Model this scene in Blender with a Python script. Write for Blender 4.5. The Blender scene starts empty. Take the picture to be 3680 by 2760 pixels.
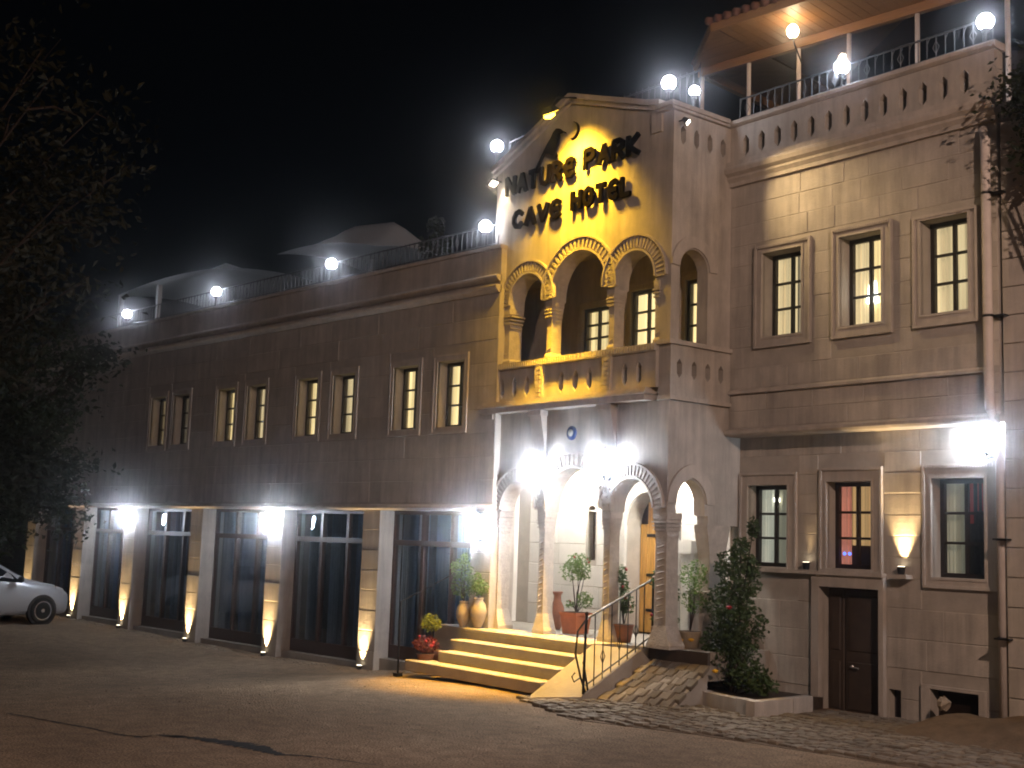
import bpy, bmesh, math, random
from mathutils import Vector, Matrix
from mathutils.geometry import tessellate_polygon
random.seed(7)
R = math.radians
sc = bpy.context.scene
COL = sc.collection

# ---------------------------------------------------------------- camera
YAW, PITCH, ROLL, EYE = -0.8179, 0.1254, 0.03449, 2.0
fw = Vector((math.sin(YAW)*math.cos(PITCH), math.cos(YAW)*math.cos(PITCH), math.sin(PITCH)))
r0 = Vector((math.cos(YAW), -math.sin(YAW), 0.0)); u0 = r0.cross(fw)
rt = math.cos(ROLL)*r0 + math.sin(ROLL)*u0
up = -math.sin(ROLL)*r0 + math.cos(ROLL)*u0
cam = bpy.data.cameras.new('camera'); camo = bpy.data.objects.new('camera', cam); COL.objects.link(camo)
camo.matrix_world = Matrix(((rt.x, up.x, -fw.x, 0), (rt.y, up.y, -fw.y, 0), (rt.z, up.z, -fw.z, EYE), (0, 0, 0, 1)))
cam.sensor_width = 36.0; cam.lens = 4460/3680*36; cam.clip_start = 0.1; cam.clip_end = 2000
sc.camera = camo

# ---------------------------------------------------------------- night sky, faint skylight
world = bpy.data.worlds.new('World'); sc.world = world; world.use_nodes = True
wn = world.node_tree.nodes; wl = world.node_tree.links
bg = wn['Background']
sky = wn.new('ShaderNodeTexSky'); sky.sky_type = 'NISHITA'; sky.sun_disc = False
sky.sun_elevation = R(30); sky.sun_rotation = R(150)
wl.new(sky.outputs[0], bg.inputs[0]); bg.inputs[1].default_value = 0.0003
sun = bpy.data.lights.new('night_fill', 'SUN'); sun.energy = 0.06; sun.angle = R(12); sun.color = (0.75, 0.82, 1.0)  # cool sun added as night fill to lift the shadows
suno = bpy.data.objects.new('night_fill', sun); COL.objects.link(suno)
suno.rotation_euler = (R(60), 0, R(30))
sc.view_settings.view_transform = 'Standard'; sc.view_settings.look = 'None'
sc.view_settings.exposure = 0.0; sc.view_settings.gamma = 1.0
sc.render.engine = 'CYCLES'
try:
    sc.cycles.use_denoising = True; sc.cycles.denoiser = 'OPENIMAGEDENOISE'
except Exception: pass
sc.cycles.max_bounces = 6; sc.cycles.diffuse_bounces = 3; sc.cycles.glossy_bounces = 3
sc.cycles.transparent_max_bounces = 12; sc.cycles.sample_clamp_indirect = 4.0
sc.cycles.caustics_reflective = False; sc.cycles.caustics_refractive = False
sc.cycles.pixel_filter_type = 'BLACKMAN_HARRIS'; sc.cycles.filter_width = 1.9

# ---------------------------------------------------------------- frames of the place
DY = -0.075
PC = Vector((-10.58, 12.795, 0))
FT = Matrix.Translation(PC) @ Matrix.Rotation(DY, 4, 'Z')      # tower / right wing: x along, y behind the tower front
FL = Matrix.Translation((0, 12.95, 0))                         # left wing: world x, y behind its front
LT = FT.inverted() @ FL
def tp(s, d, z): return FT @ Vector((s, d, z))
def ground(x):
    P = [(-60, -.12), (-32, -.15), (-29, -.17), (-26, -.22), (-23, -.27), (-20, -.29), (-17, -.24), (-15.2, -.09), (-13.4, 0), (60, 0)]
    for (a, za), (b, zb) in zip(P, P[1:]):
        if a <= x <= b:
            t = (x-a)/(b-a); return za+(zb-za)*t
    return 0.0

# ---------------------------------------------------------------- materials
def mat(name, col, rough=0.8, var=0.0, vscale=6.0, bump=0.0, bscale=40.0, rnd=0.0, metal=0.0, spec=0.3, col2=None, wave=None, transl=None, streak=0.0):
    m = bpy.data.materials.new(name); m.use_nodes = True
    n = m.node_tree.nodes; l = m.node_tree.links; b = n['Principled BSDF']
    b.inputs['Base Color'].default_value = (*col, 1); b.inputs['Roughness'].default_value = rough
    b.inputs['Metallic'].default_value = metal; b.inputs['Specular IOR Level'].default_value = spec
    tc = n.new('ShaderNodeTexCoord'); src = None
    if var or col2:
        nz = n.new('ShaderNodeTexNoise'); nz.inputs['Scale'].default_value = vscale; nz.inputs['Detail'].default_value = 6; nz.inputs['Roughness'].default_value = .65
        if wave:
            mp = n.new('ShaderNodeMapping'); mp.inputs['Scale'].default_value = wave; l.new(tc.outputs['Object'], mp.inputs[0]); l.new(mp.outputs[0], nz.inputs['Vector'])
        else: l.new(tc.outputs['Object'], nz.inputs['Vector'])
        rp = n.new('ShaderNodeValToRGB'); rp.color_ramp.elements[0].position = .3; rp.color_ramp.elements[1].position = .72
        c2 = col2 or tuple(min(1, c*(1+var)) for c in col); c1 = tuple(c*(1-var) for c in col) if not col2 else col
        rp.color_ramp.elements[0].color = (*c1, 1); rp.color_ramp.elements[1].color = (*c2, 1)
        l.new(nz.outputs['Fac'], rp.inputs[0]); src = rp.outputs[0]
    if rnd:
        oi = n.new('ShaderNodeObjectInfo'); hs = n.new('ShaderNodeHueSaturation'); mr = n.new('ShaderNodeMapRange')
        mr.inputs['To Min'].default_value = 1-rnd; mr.inputs['To Max'].default_value = 1+rnd
        l.new(oi.outputs['Random'], mr.inputs[0]); l.new(mr.outputs[0], hs.inputs['Value'])
        if src: l.new(src, hs.inputs['Color'])
        else: hs.inputs['Color'].default_value = (*col, 1)
        src = hs.outputs[0]
    if streak:                                        # rain streaks and grime running down the stone
        ms = n.new('ShaderNodeMapping'); ms.inputs['Scale'].default_value = (5.5, 5.5, .55); l.new(tc.outputs['Object'], ms.inputs[0])
        ns = n.new('ShaderNodeTexNoise'); ns.inputs['Scale'].default_value = 1.0; ns.inputs['Detail'].default_value = 7; ns.inputs['Roughness'].default_value = .7; l.new(ms.outputs[0], ns.inputs['Vector'])
        rs = n.new('ShaderNodeMapRange'); rs.inputs['From Min'].default_value = .32; rs.inputs['From Max'].default_value = .62; rs.inputs['To Min'].default_value = 1-streak; rs.inputs['To Max'].default_value = 1.06; l.new(ns.outputs['Fac'], rs.inputs[0])
        sv = n.new('ShaderNodeVectorMath'); sv.operation = 'SCALE'; l.new(src, sv.inputs[0]); l.new(rs.outputs[0], sv.inputs['Scale']); src = sv.outputs[0]
    if src: l.new(src, b.inputs['Base Color'])
    if bump:
        n2 = n.new('ShaderNodeTexNoise'); n2.inputs['Scale'].default_value = bscale; n2.inputs['Detail'].default_value = 8; n2.inputs['Roughness'].default_value = .7
        l.new(tc.outputs['Object'], n2.inputs['Vector'])
        bp = n.new('ShaderNodeBump'); bp.inputs['Strength'].default_value = bump; bp.inputs['Distance'].default_value = .02
        l.new(n2.outputs['Fac'], bp.inputs['Height']); l.new(bp.outputs[0], b.inputs['Normal'])
    if transl:
        tr = n.new('ShaderNodeBsdfTranslucent'); mx = n.new('ShaderNodeMixShader'); mx.inputs[0].default_value = transl
        if src: l.new(src, tr.inputs[0])
        else: tr.inputs[0].default_value = (*col, 1)
        l.new(b.outputs[0], mx.inputs[1]); l.new(tr.outputs[0], mx.inputs[2]); l.new(mx.outputs[0], n['Material Output'].inputs[0])
    return m
def emis(name, col, s, fold_glow=None, light=True):
    m = bpy.data.materials.new(name); m.use_nodes = True
    n = m.node_tree.nodes; l = m.node_tree.links; b = n['Principled BSDF']
    b.inputs['Base Color'].default_value = (*[c*.6 for c in col], 1); b.inputs['Roughness'].default_value = .8
    b.inputs['Emission Color'].default_value = (*col, 1); b.inputs['Emission Strength'].default_value = s
    if fold_glow:  # light and dark of the folds painted into the emission by stretched noise
        tc = n.new('ShaderNodeTexCoord'); mp = n.new('ShaderNodeMapping'); mp.inputs['Scale'].default_value = (fold_glow, fold_glow, .35)
        nz = n.new('ShaderNodeTexNoise'); nz.inputs['Scale'].default_value = 1.0; nz.inputs['Detail'].default_value = 3
        rp = n.new('ShaderNodeMapRange'); rp.inputs['From Min'].default_value = .3; rp.inputs['From Max'].default_value = .7
        rp.inputs['To Min'].default_value = s*.6; rp.inputs['To Max'].default_value = s*1.4
        l.new(tc.outputs['Object'], mp.inputs[0]); l.new(mp.outputs[0], nz.inputs['Vector']); l.new(nz.outputs['Fac'], rp.inputs[0]); l.new(rp.outputs[0], b.inputs['Emission Strength'])
    if not light:
        try: m.cycles.emission_sampling = 'NONE'
        except Exception: pass
    return m
def glassmat(name, tint=(1, 1, 1), refl=.12, rough=.03):
    m = bpy.data.materials.new(name); m.use_nodes = True
    n = m.node_tree.nodes; l = m.node_tree.links; n.remove(n['Principled BSDF'])
    t = n.new('ShaderNodeBsdfTransparent'); t.inputs[0].default_value = (*tint, 1)
    g = n.new('ShaderNodeBsdfGlossy'); g.inputs['Roughness'].default_value = rough; g.inputs[0].default_value = (.9, .95, 1, 1)
    fr = n.new('ShaderNodeLayerWeight'); fr.inputs[0].default_value = .5
    pw = n.new('ShaderNodeMath'); pw.operation = 'POWER'; pw.inputs[1].default_value = 4.0
    ad = n.new('ShaderNodeMath'); ad.operation = 'MULTIPLY_ADD'; ad.inputs[1].default_value = .8; ad.inputs[2].default_value = refl*.4; ad.use_clamp = True
    mx = n.new('ShaderNodeMixShader'); l.new(fr.outputs['Facing'], pw.inputs[0]); l.new(pw.outputs[0], ad.inputs[0]); l.new(ad.outputs[0], mx.inputs[0])
    l.new(t.outputs[0], mx.inputs[1]); l.new(g.outputs[0], mx.inputs[2]); l.new(mx.outputs[0], n['Material Output'].inputs[0])
    return m

TUFF = (.44, .40, .35)
M = {}
M['tuff'] = mat('tuff_stone', TUFF, .92, .18, 2.2, .4, 38, rnd=.055, spec=.15, streak=.30)
M['tuff_trim'] = mat('tuff_trim', (.45, .405, .355), .9, .12, 5.0, .3, 60, rnd=.06, spec=.15, streak=.22)
M['tuff_joint'] = mat('tuff_joint', (.38, .345, .30), .95, .15, 4.0, .3, 40, spec=.1)
M['carved'] = mat('carved_stone', (.43, .385, .335), .9, .18, 9.0, .9, 26, spec=.15)
M['lit_porch_tuff'] = mat('lightened_porch_tuff', (.62, .595, .555), .9, .10, 2.5, .15, 40, rnd=.06, spec=.15)  # tuff made paler, porch brightness put into its colour
M['concrete'] = mat('concrete', (.33, .30, .26), .9, .18, 3.5, .3, 60, spec=.2)
M['darkwood'] = mat('dark_wood', (.016, .010, .008), .55, .3, 8.0, .1, 40, spec=.3)
M['brownwood'] = mat('brown_wood', (.055, .028, .017), .45, .3, 8.0, .1, 40, spec=.4, wave=(20, 20, 1))
M['doorwood'] = mat('golden_wood', (.50, .27, .07), .5, .35, 3.0, .2, 30, rnd=.12, wave=(14, 14, 1.2))
M['soffit'] = mat('soffit_board', (.25, .125, .052), .5, .25, 3.0, .1, 30, rnd=.08, wave=(1, 14, 14))
M['iron'] = mat('wrought_iron', (.02, .02, .022), .45, metal=.6, spec=.4)
M['rail'] = mat('railing_paint', (.10, .105, .11), .4, metal=.3, spec=.5)
M['steel'] = mat('painted_steel', (.055, .04, .03), .6, .3, 6, .1, 50)
M['pipe'] = mat('pipe_paint', (.60, .54, .49), .55, .12, 4, .05, 50)
M['sign'] = mat('sign_metal', (.003, .0022, .0015), 1.0, .3, 12, spec=.02)
M['terracotta'] = mat('terracotta', (.38, .13, .06), .8, .2, 8, .15, 50)
M['clay'] = mat('pale_clay', (.36, .29, .20), .85, .22, 7, .2, 50)
M['redclay'] = mat('red_clay', (.22, .10, .065), .8, .25, 8, .15, 50)
M['soil'] = mat('soil', (.05, .035, .024), 1, .4, 14, .8, 40)
M['leaf'] = mat('leaf_green', (.055, .11, .025), .55, .45, 3.0, transl=.35)
M['leaf_pale'] = mat('leaf_pale_green', (.12, .20, .05), .5, .4, 4.0, transl=.4)
M['leaf_lime'] = mat('leaf_lime', (.24, .27, .03), .5, .3, 6.0, transl=.35)
M['leaf_dark'] = mat('leaf_dark', (.018, .026, .009), .6, .45, 2.0, transl=.3)
M['leaf_bush'] = mat('leaf_bush', (.058, .092, .028), .6, .45, 2.0, transl=.3)
M['leaf_tree'] = mat('leaf_tree', (.017, .016, .006), .6, .5, 1.2, transl=.4)
M['leaf_red'] = mat('leaf_red', (.13, .03, .03), .55, .4, 6.0, transl=.3)
M['petal_y'] = mat('petal_yellow', (.75, .42, .03), .6)
M['petal_r'] = mat('petal_red', (.30, .02, .03), .6)
M['petal_w'] = mat('petal_pink', (.6, .42, .4), .6)
M['bark'] = mat('bark', (.034, .021, .015), .9, .35, 6, .6, 25)
def streetmat():
    m = bpy.data.materials.new('street_asphalt'); m.use_nodes = True; n = m.node_tree.nodes; l = m.node_tree.links; b = n['Principled BSDF']
    b.inputs['Roughness'].default_value = .95; b.inputs['Specular IOR Level'].default_value = .08
    tc = n.new('ShaderNodeTexCoord'); last = None
    for sc_, det, lo, hi in ((.45, 5, .62, 1.3), (5.0, 6, .72, 1.25), (38.0, 4, .55, 1.45)):
        z = n.new('ShaderNodeTexNoise'); z.inputs['Scale'].default_value = sc_; z.inputs['Detail'].default_value = det; l.new(tc.outputs['Object'], z.inputs['Vector'])
        mr = n.new('ShaderNodeMapRange'); mr.inputs['From Min'].default_value = .3; mr.inputs['From Max'].default_value = .7; mr.inputs['To Min'].default_value = lo; mr.inputs['To Max'].default_value = hi; l.new(z.outputs['Fac'], mr.inputs[0])
        if last is None: last = mr.outputs[0]
        else:
            mm = n.new('ShaderNodeMath'); mm.operation = 'MULTIPLY'; l.new(last, mm.inputs[0]); l.new(mr.outputs[0], mm.inputs[1]); last = mm.outputs[0]
    vm = n.new('ShaderNodeVectorMath'); vm.operation = 'SCALE'; vm.inputs[0].default_value = (.29, .215, .148); l.new(last, vm.inputs['Scale']); l.new(vm.outputs[0], b.inputs['Base Color'])
    bp = n.new('ShaderNodeBump'); bp.inputs['Strength'].default_value = .9; bp.inputs['Distance'].default_value = .03; l.new(last, bp.inputs['Height']); l.new(bp.outputs[0], b.inputs['Normal'])
    return m
M['asphalt'] = streetmat()
M['crack'] = mat('crack_fill', (.012, .011, .011), .95)
M['cobble'] = mat('cobble_stone', (.17, .14, .105), .85, .25, 9, .5, 40, rnd=.28)
M['dirt'] = mat('dirt', (.14, .10, .065), 1, .3, 6, .9, 22)
M['rock'] = mat('rock', (.30, .25, .19), .95, .25, 7, .8, 18)
M['fabric'] = mat('tent_fabric', (.55, .56, .56), .9, .06, 3, transl=.25)
M['tile'] = mat('roof_tile', (.13, .055, .032), .85, .25, 8, .2, 40, rnd=.15)
M['carpaint'] = mat('silver_paint', (.36, .37, .39), .3, metal=.1, spec=.6)
M['tyre'] = mat('tyre_rubber', (.012, .012, .012), .85)
M['alloy'] = mat('alloy_rim', (.45, .45, .46), .3, metal=.8)
M['blackplastic'] = mat('black_plastic', (.015, .015, .017), .5)
M['carglass'] = mat('car_glass', (.008, .01, .014), .06, spec=.7)
M['chrome'] = mat('headlamp_lens', (.6, .6, .6), .12, metal=.7)
M['bluecurtain'] = mat('grey_blue_curtain', (.15, .20, .25), .9, .15, 6, transl=.2)
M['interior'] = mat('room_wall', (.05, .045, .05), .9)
M['nazar_blue'] = mat('blue_glass', (.006, .025, .11), .2, spec=.4)
M['nazar_white'] = mat('white_glass', (.3, .3, .28), .2, spec=.6)
M['glass'] = glassmat('window_glass', (.92, .95, .95), .05)
M['bayglass'] = glassmat('shopfront_glass', (.80, .88, .95), .16, .03)
M['cur_warm'] = emis('lit_curtain_warm', (1.0, .74, .35), 1.3, 9.0, light=False)  # curtains glow themselves, standing in for room light behind them
M['cur_cream'] = emis('lit_curtain_cream', (1.0, .76, .42), .75, 9.0, light=False)
M['cur_pale'] = emis('lit_curtain_pale', (1.0, .80, .52), .36, 9.0, light=False)
M['cur_grey'] = emis('lit_curtain_grey', (.95, .93, .76), .34, 9.0, light=False)
M['cur_dim'] = emis('lit_curtain_dim', (.85, .80, .60), .13, 9.0, light=False)
M['cur_red'] = emis('lit_curtain_red', (1.0, .38, .26), .33, 9.0, light=False)
M['cur_red_dim'] = emis('lit_curtain_red_dim', (.8, .08, .06), .07, 9.0, light=False)
M['cur_amber'] = emis('lit_curtain_amber', (1.0, .62, .28), .42, 9.0, light=False)
M['globe'] = emis('lit_globe', (.80, .86, 1.0), 60.0)
M['globe_warm'] = emis('lit_lantern_warm', (1.0, .74, .44), 62.0)
M['lant'] = emis('lit_lantern_glass', (.78, .87, 1.0), 480.0)
M['porchlamp'] = emis('lit_porch_lamp', (1.0, .95, .87), 1000.0)
M['lampshade'] = emis('lit_lampshade', (1.0, .95, .85), 9.0, light=False)
M['amberlens'] = emis('lit_sodium_lens', (1.0, .62, .05), 14.0, light=False)
M['halolens'] = emis('lit_halogen_lens', (1.0, .90, .76), 12.0, light=False)
M['uplens'] = emis('lit_uplight_lens', (1.0, .85, .6), 8.0, light=False)
M['bulb_blue'] = emis('small_blue_lights', (.1, .2, 1.0), 3.0, light=False)

# ---------------------------------------------------------------- mesh helpers
class MB:
    def __init__(s): s.v = []; s.f = []
    def add(s, vs, fs):
        o = len(s.v); s.v += [tuple(p) for p in vs]; s.f += [tuple(i+o for i in q) for q in fs]; return s
    def box(s, x0, x1, y0, y1, z0, z1):
        return s.add([(x, y, z) for x in (x0, x1) for y in (y0, y1) for z in (z0, z1)],
                     [(0, 1, 3, 2), (4, 6, 7, 5), (0, 4, 5, 1), (2, 3, 7, 6), (0, 2, 6, 4), (1, 5, 7, 3)])
    def block(s, x0, x1, y0, y1, z0, z1, c=.008):      # front (low y) edges chamfered
        A = [(x0, y1, z0), (x1, y1, z0), (x1, y1, z1), (x0, y1, z1)]; B = [(x0, y0+c, z0), (x1, y0+c, z0), (x1, y0+c, z1), (x0, y0+c, z1)]
        C = [(x0+c, y0, z0+c), (x1-c, y0, z0+c), (x1-c, y0, z1-c), (x0+c, y0, z1-c)]
        f = [(8, 9, 10, 11)]
        for i in range(4):
            j = (i+1) % 4; f += [(i, j, 4+j, 4+i), (4+i, 4+j, 8+j, 8+i)]
        return s.add(A+B+C, f)
    def prism(s, outer, holes, a0, a1, axis='y'):
        loops = [list(outer)]+[list(h) for h in (holes or [])]
        mp = {'y': lambda u, v, a: (u, a, v), 'x': lambda u, v, a: (a, u, v), 'z': lambda u, v, a: (u, v, a)}[axis]
        tri = tessellate_polygon([[Vector((u, v, 0)) for u, v in lp] for lp in loops])
        flat = [p for lp in loops for p in lp]; n = len(flat)
        vs = [mp(u, v, a0) for u, v in flat]+[mp(u, v, a1) for u, v in flat]
        fs = [tuple(t) for t in tri]+[tuple(n+i for i in reversed(t)) for t in tri]; o = 0
        for lp in loops:
            k = len(lp)
            for i in range(k):
                j = (i+1) % k; fs.append((o+i, o+j, n+o+j, n+o+i))
            o += k
        return s.add(vs, fs)
    def tube(s, pts, rad, n=6, caps=True):
        pts = [Vector(p) for p in pts]; k = len(pts)
        rs = rad if isinstance(rad, (list, tuple)) else [rad]*k
        vs = []
        for i, p in enumerate(pts):
            t = (pts[min(i+1, k-1)]-pts[max(i-1, 0)])
            t = t.normalized() if t.length > 1e-9 else Vector((0, 0, 1))
            a = Vector((0, 0, 1)) if abs(t.z) < .9 else Vector((1, 0, 0))
            u = t.cross(a).normalized(); w = t.cross(u)
            for j in range(n):
                th = 2*math.pi*j/n; vs.append(p+rs[i]*(math.cos(th)*u+math.sin(th)*w))
        fs = [(i*n+j, i*n+(j+1) % n, (i+1)*n+(j+1) % n, (i+1)*n+j) for i in range(k-1) for j in range(n)]
        if caps: fs += [tuple(range(n)), tuple((k-1)*n+j for j in range(n))]
        return s.add(vs, fs)
    def lathe(s, prof, n=16, c=(0, 0, 0), sq=False):
        vs = []; cx, cy, cz = c
        for r, z in prof:
            for j in range(n):
                th = 2*math.pi*(j+.5)/n; q = 1/max(abs(math.cos(th)), abs(math.sin(th))) if sq else 1
                vs.append((cx+r*q*math.cos(th), cy+r*q*math.sin(th), cz+z))
        k = len(prof)
        fs = [(i*n+j, i*n+(j+1) % n, (i+1)*n+(j+1) % n, (i+1)*n+j) for i in range(k-1) for j in range(n)]
        fs += [tuple(range(n)), tuple((k-1)*n+j for j in range(n))]
        return s.add(vs, fs)
    def loftrect(s, prof, cx, cy):                         # square column: (half width x, half depth y, z)
        vs = []
        for wx, wy, z in prof: vs += [(cx-wx, cy-wy, z), (cx+wx, cy-wy, z), (cx+wx, cy+wy, z), (cx-wx, cy+wy, z)]
        fs = [(i*4+j, i*4+(j+1) % 4, i*4+4+(j+1) % 4, i*4+4+j) for i in range(len(prof)-1) for j in range(4)]
        return s.add(vs, fs+[(3, 2, 1, 0), tuple(len(vs)-4+j for j in range(4))])
    def sphere(s, c, r, n=12, m=8, sz=1.0):
        return s.lathe([(max(1e-4, r*math.sin(math.pi*i/m)), -r*sz*math.cos(math.pi*i/m)) for i in range(m+1)], n, c)
    def leaf(s, p, size, asp=.5, nrm=None):
        d = Vector((random.gauss(0, 1), random.gauss(0, 1), random.gauss(0, .7)));
        d = d.normalized() if d.length > 1e-6 else Vector((1, 0, 0))
        w = d.cross(Vector((random.gauss(0, 1), random.gauss(0, 1), random.gauss(0, 1))))
        w = w.normalized() if w.length > 1e-6 else Vector((0, 0, 1))
        p = Vector(p); a = p-d*size*.5; b = p+d*size*.5; q = w*size*asp*.5
        bend = d.cross(w)*size*.12
        return s.add([a, p+q+bend, b, p-q+bend], [(0, 1, 2, 3)])
def build(name, mb, m, parent=None, mtx=None, smooth=False, recalc=True):
    me = bpy.data.meshes.new(name); me.from_pydata([tuple(v) for v in mb.v], [], mb.f)
    if recalc and len(mb.f) < 6000:
        b = bmesh.new(); b.from_mesh(me); bmesh.ops.recalc_face_normals(b, faces=b.faces); b.to_mesh(me); b.free()
    if smooth:
        for p in me.polygons: p.use_smooth = True
    me.materials.append(M[m] if isinstance(m, str) else m)
    o = bpy.data.objects.new(name, me); COL.objects.link(o)
    if parent: o.parent = parent
    if mtx is not None: o.matrix_local = mtx
    return o
def thing(name, label, cat, mtx=None, group=None):
    o = bpy.data.objects.new(name, None); COL.objects.link(o); o['label'] = label; o['category'] = cat
    if group: o['group'] = group
    if mtx is not None: o.matrix_world = mtx
    return o
def tag(o, label=None, cat=None, group=None, kind=None):
    for k, v in (('label', label), ('category', cat), ('group', group), ('kind', kind)):
        if v: o[k] = v
    return o
def copy_tree(o, parent=None):
    c = o.copy(); COL.objects.link(c)
    if parent: c.parent = parent
    for ch in o.children: copy_tree(ch, c)
    return c
def arc(cx, cz, r, a0, a1, n): return [(cx+r*math.cos(R(a0+(a1-a0)*i/n)), cz+r*math.sin(R(a0+(a1-a0)*i/n))) for i in range(n+1)]
def rect(x0, x1, z0, z1): return [(x0, z0), (x1, z0), (x1, z1), (x0, z1)]
def lozenge(x, z, w, h): return [(x-w, z-h*.55), (x, z-h), (x+w, z-h*.55), (x+w, z+h*.55), (x, z+h), (x-w, z+h*.55)]
def light(name, kind, energy, col, loc, target=None, parent=None, size=.05, angle=60, blend=.5):
    L = bpy.data.lights.new(name, kind); L.energy = energy; L.color = col
    L.shadow_soft_size = size
    if kind == 'SPOT': L.spot_size = R(angle); L.spot_blend = blend
    o = bpy.data.objects.new(name, L); COL.objects.link(o); o.location = loc
    if target is not None: o.rotation_euler = (Vector(target)-Vector(loc)).to_track_quat('-Z', 'Y').to_euler()
    return o

# ================================================================ the setting
def gx(x, y): return (x, y, ground(x))
mb = MB(); xs = [-400, -120, -60] + [-45+i*1.0 for i in range(60)] + [16, 20, 30, 60, 120, 400]; ys = [-400, -100, -30, -10, 0, 6, 12, 20, 40, 120, 400]
for x in xs:
    for y in ys: mb.v.append(gx(x, y))
for i in range(len(xs)-1):
    for j in range(len(ys)-1):
        a = i*len(ys)+j; mb.f.append((a, a+len(ys), a+len(ys)+1, a+1))
tag(build('street', mb, 'asphalt'), kind='structure')

# ================================================================ hotel
hotel = thing('hotel_building', 'pale stone two-storey hotel with gabled entrance tower, arches and rows of lit windows', 'hotel', FT)
def hp(name, mb, m, left=False, parent=None, smooth=False):
    return build(name, mb, m, parent or hotel, LT if (left and not parent) else None, smooth)
def wall_blocks(x0, x1, z0, z1, yf, ch, ln, openings, left=False, m='tuff', proud=.005, gap=.0028, joined=False, axis='y'):
    z = z0; row = 0; J = MB(); n = max(1, round((z1-z0)/ch)); ch = (z1-z0)/n
    for row in range(n):
        za, zb = z0+row*ch+gap/2, z0+(row+1)*ch-gap/2
        cuts = sorted([(max(o[0], x0), min(o[1], x1)) for o in openings if o[2] < zb-.01 and o[3] > za+.01 and o[1] > x0 and o[0] < x1])
        segs = []; c = x0
        for a, b in cuts:
            if a > c: segs.append((c, a))
            c = max(c, b)
        if c < x1: segs.append((c, x1))
        for a, b in segs:
            if b-a < .05: continue
            k = max(1, round((b-a)/ln)); ed = [a+(b-a)*i/k for i in range(k+1)]
            for i in range(1, k): ed[i] += random.uniform(-.22, .22)*(b-a)/k + (.25 if row % 2 else -.25)*min(ln, (b-a)/k)*.6
            for i in range(k):
                p = proud+random.uniform(-.003, .003)
                t = J if joined else MB()
                if axis == 'y': t.block(ed[i]+gap/2, ed[i+1]-gap/2, yf-p, yf+.02, za, zb)
                else:
                    t.block(ed[i]+gap/2, ed[i+1]-gap/2, -p, .02, za, zb)
                    k0 = 0
                    t.v = [(yf-v[1], v[0], v[2]) for v in t.v]
                if not joined: hp('wall_stone', t, m, left)
    if joined and J.v: tag(hp('wall_stones', J, m, left), kind='stuff')

# ---- windows (part: sash; sub-parts: panes, curtain, stone surround)
def window(x0, x1, z0, z1, yf, rev, cur, left=False, sur=(.10, .14, .11, .12), proud=.05, bars=(2, 3), curtains=None, carved=False, sash='darkwood'):
    fwid = .055; y0 = yf+rev
    t = MB(); t.box(x0-.02, x0+fwid, y0, y0+.06, z0-.02, z1+.02); t.box(x1-fwid, x1+.02, y0, y0+.06, z0-.02, z1+.02)
    t.box(x0+fwid, x1-fwid, y0+.001, y0+.059, z0-.02, z0+fwid); t.box(x0+fwid, x1-fwid, y0+.001, y0+.059, z1-fwid, z1+.02)
    nx, nz = bars; b = .03; iw = (x1-x0-2*fwid); ih = (z1-z0-2*fwid)
    for i in range(1, nx): xm = x0+fwid+iw*i/nx; t.box(xm-b*.8, xm+b*.8, y0+.008, y0+.05, z0+fwid, z1-fwid)
    for k in range(1, nz): zm = z0+fwid+ih*k/nz; t.box(x0+fwid, x1-fwid, y0+.012, y0+.046, zm-b*.55, zm+b*.55)
    w = hp('window', t, sash, left)
    for i in range(nx):
        for k in range(nz):
            xa = x0+fwid+iw*i/nx; xb = x0+fwid+iw*(i+1)/nx; za = z0+fwid+ih*k/nz; zb = z0+fwid+ih*(k+1)/nz
            hp('pane', MB().box(xa+.006, xb-.006, y0+.026, y0+.03, za+.006, zb-.006), 'glass', parent=w)
    # curtain: one pleated sheet, or several side by side
    for (ca, cb, cm, dz) in (curtains or [(0, 1, cur, 0)]):
        t = MB(); n = 28; xa = x0-.05+(x1-x0+.1)*ca; xb = x0-.05+(x1-x0+.1)*cb
        for i in range(n+1):
            x = xa+(xb-xa)*i/n; y = y0+.13+.022*math.sin(i*1.7+x*9)+.01*math.sin(i*.6)
            t.v += [(x, y, z0-.05+dz), (x, y, z1+.05)]
        t.f = [(2*i, 2*i+2, 2*i+3, 2*i+1) for i in range(n)]
        hp('curtain', t, cm, parent=w, smooth=True)
    # dark room behind the curtain
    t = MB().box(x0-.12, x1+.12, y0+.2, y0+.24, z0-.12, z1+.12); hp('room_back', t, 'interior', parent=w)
    # stone surround, two stepped bands
    l, r_, b_, t_ = sur
    t = MB(); t.prism(rect(x0-l, x1+r_, z0-b_, z1+t_), [rect(x0, x1, z0, z1)], yf-proud*.55, yf+.03)
    t.prism(rect(x0-l, x1+r_, z0-b_, z1+t_), [rect(x0-l+.035, x1+r_-.035, z0-b_+.035, z1+t_-.035)], yf-proud, yf-proud*.56)
    t.prism(rect(x0-.03, x1+.03, z0-.03, z1+.03), [rect(x0, x1, z0, z1)], yf-proud*.8, yf-proud*.57)
    if carved:
        n = int((x1-x0+l+r_)/.035)
        for i in range(n):
            x = x0-l+.02+(x1-x0+l+r_-.04)*i/n; t.box(x, x+.016, yf-proud-.008, yf-proud+.002, z1+t_-.05, z1+t_-.008)
    hp('surround', t, 'tuff_trim', parent=w)
    return w

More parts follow.
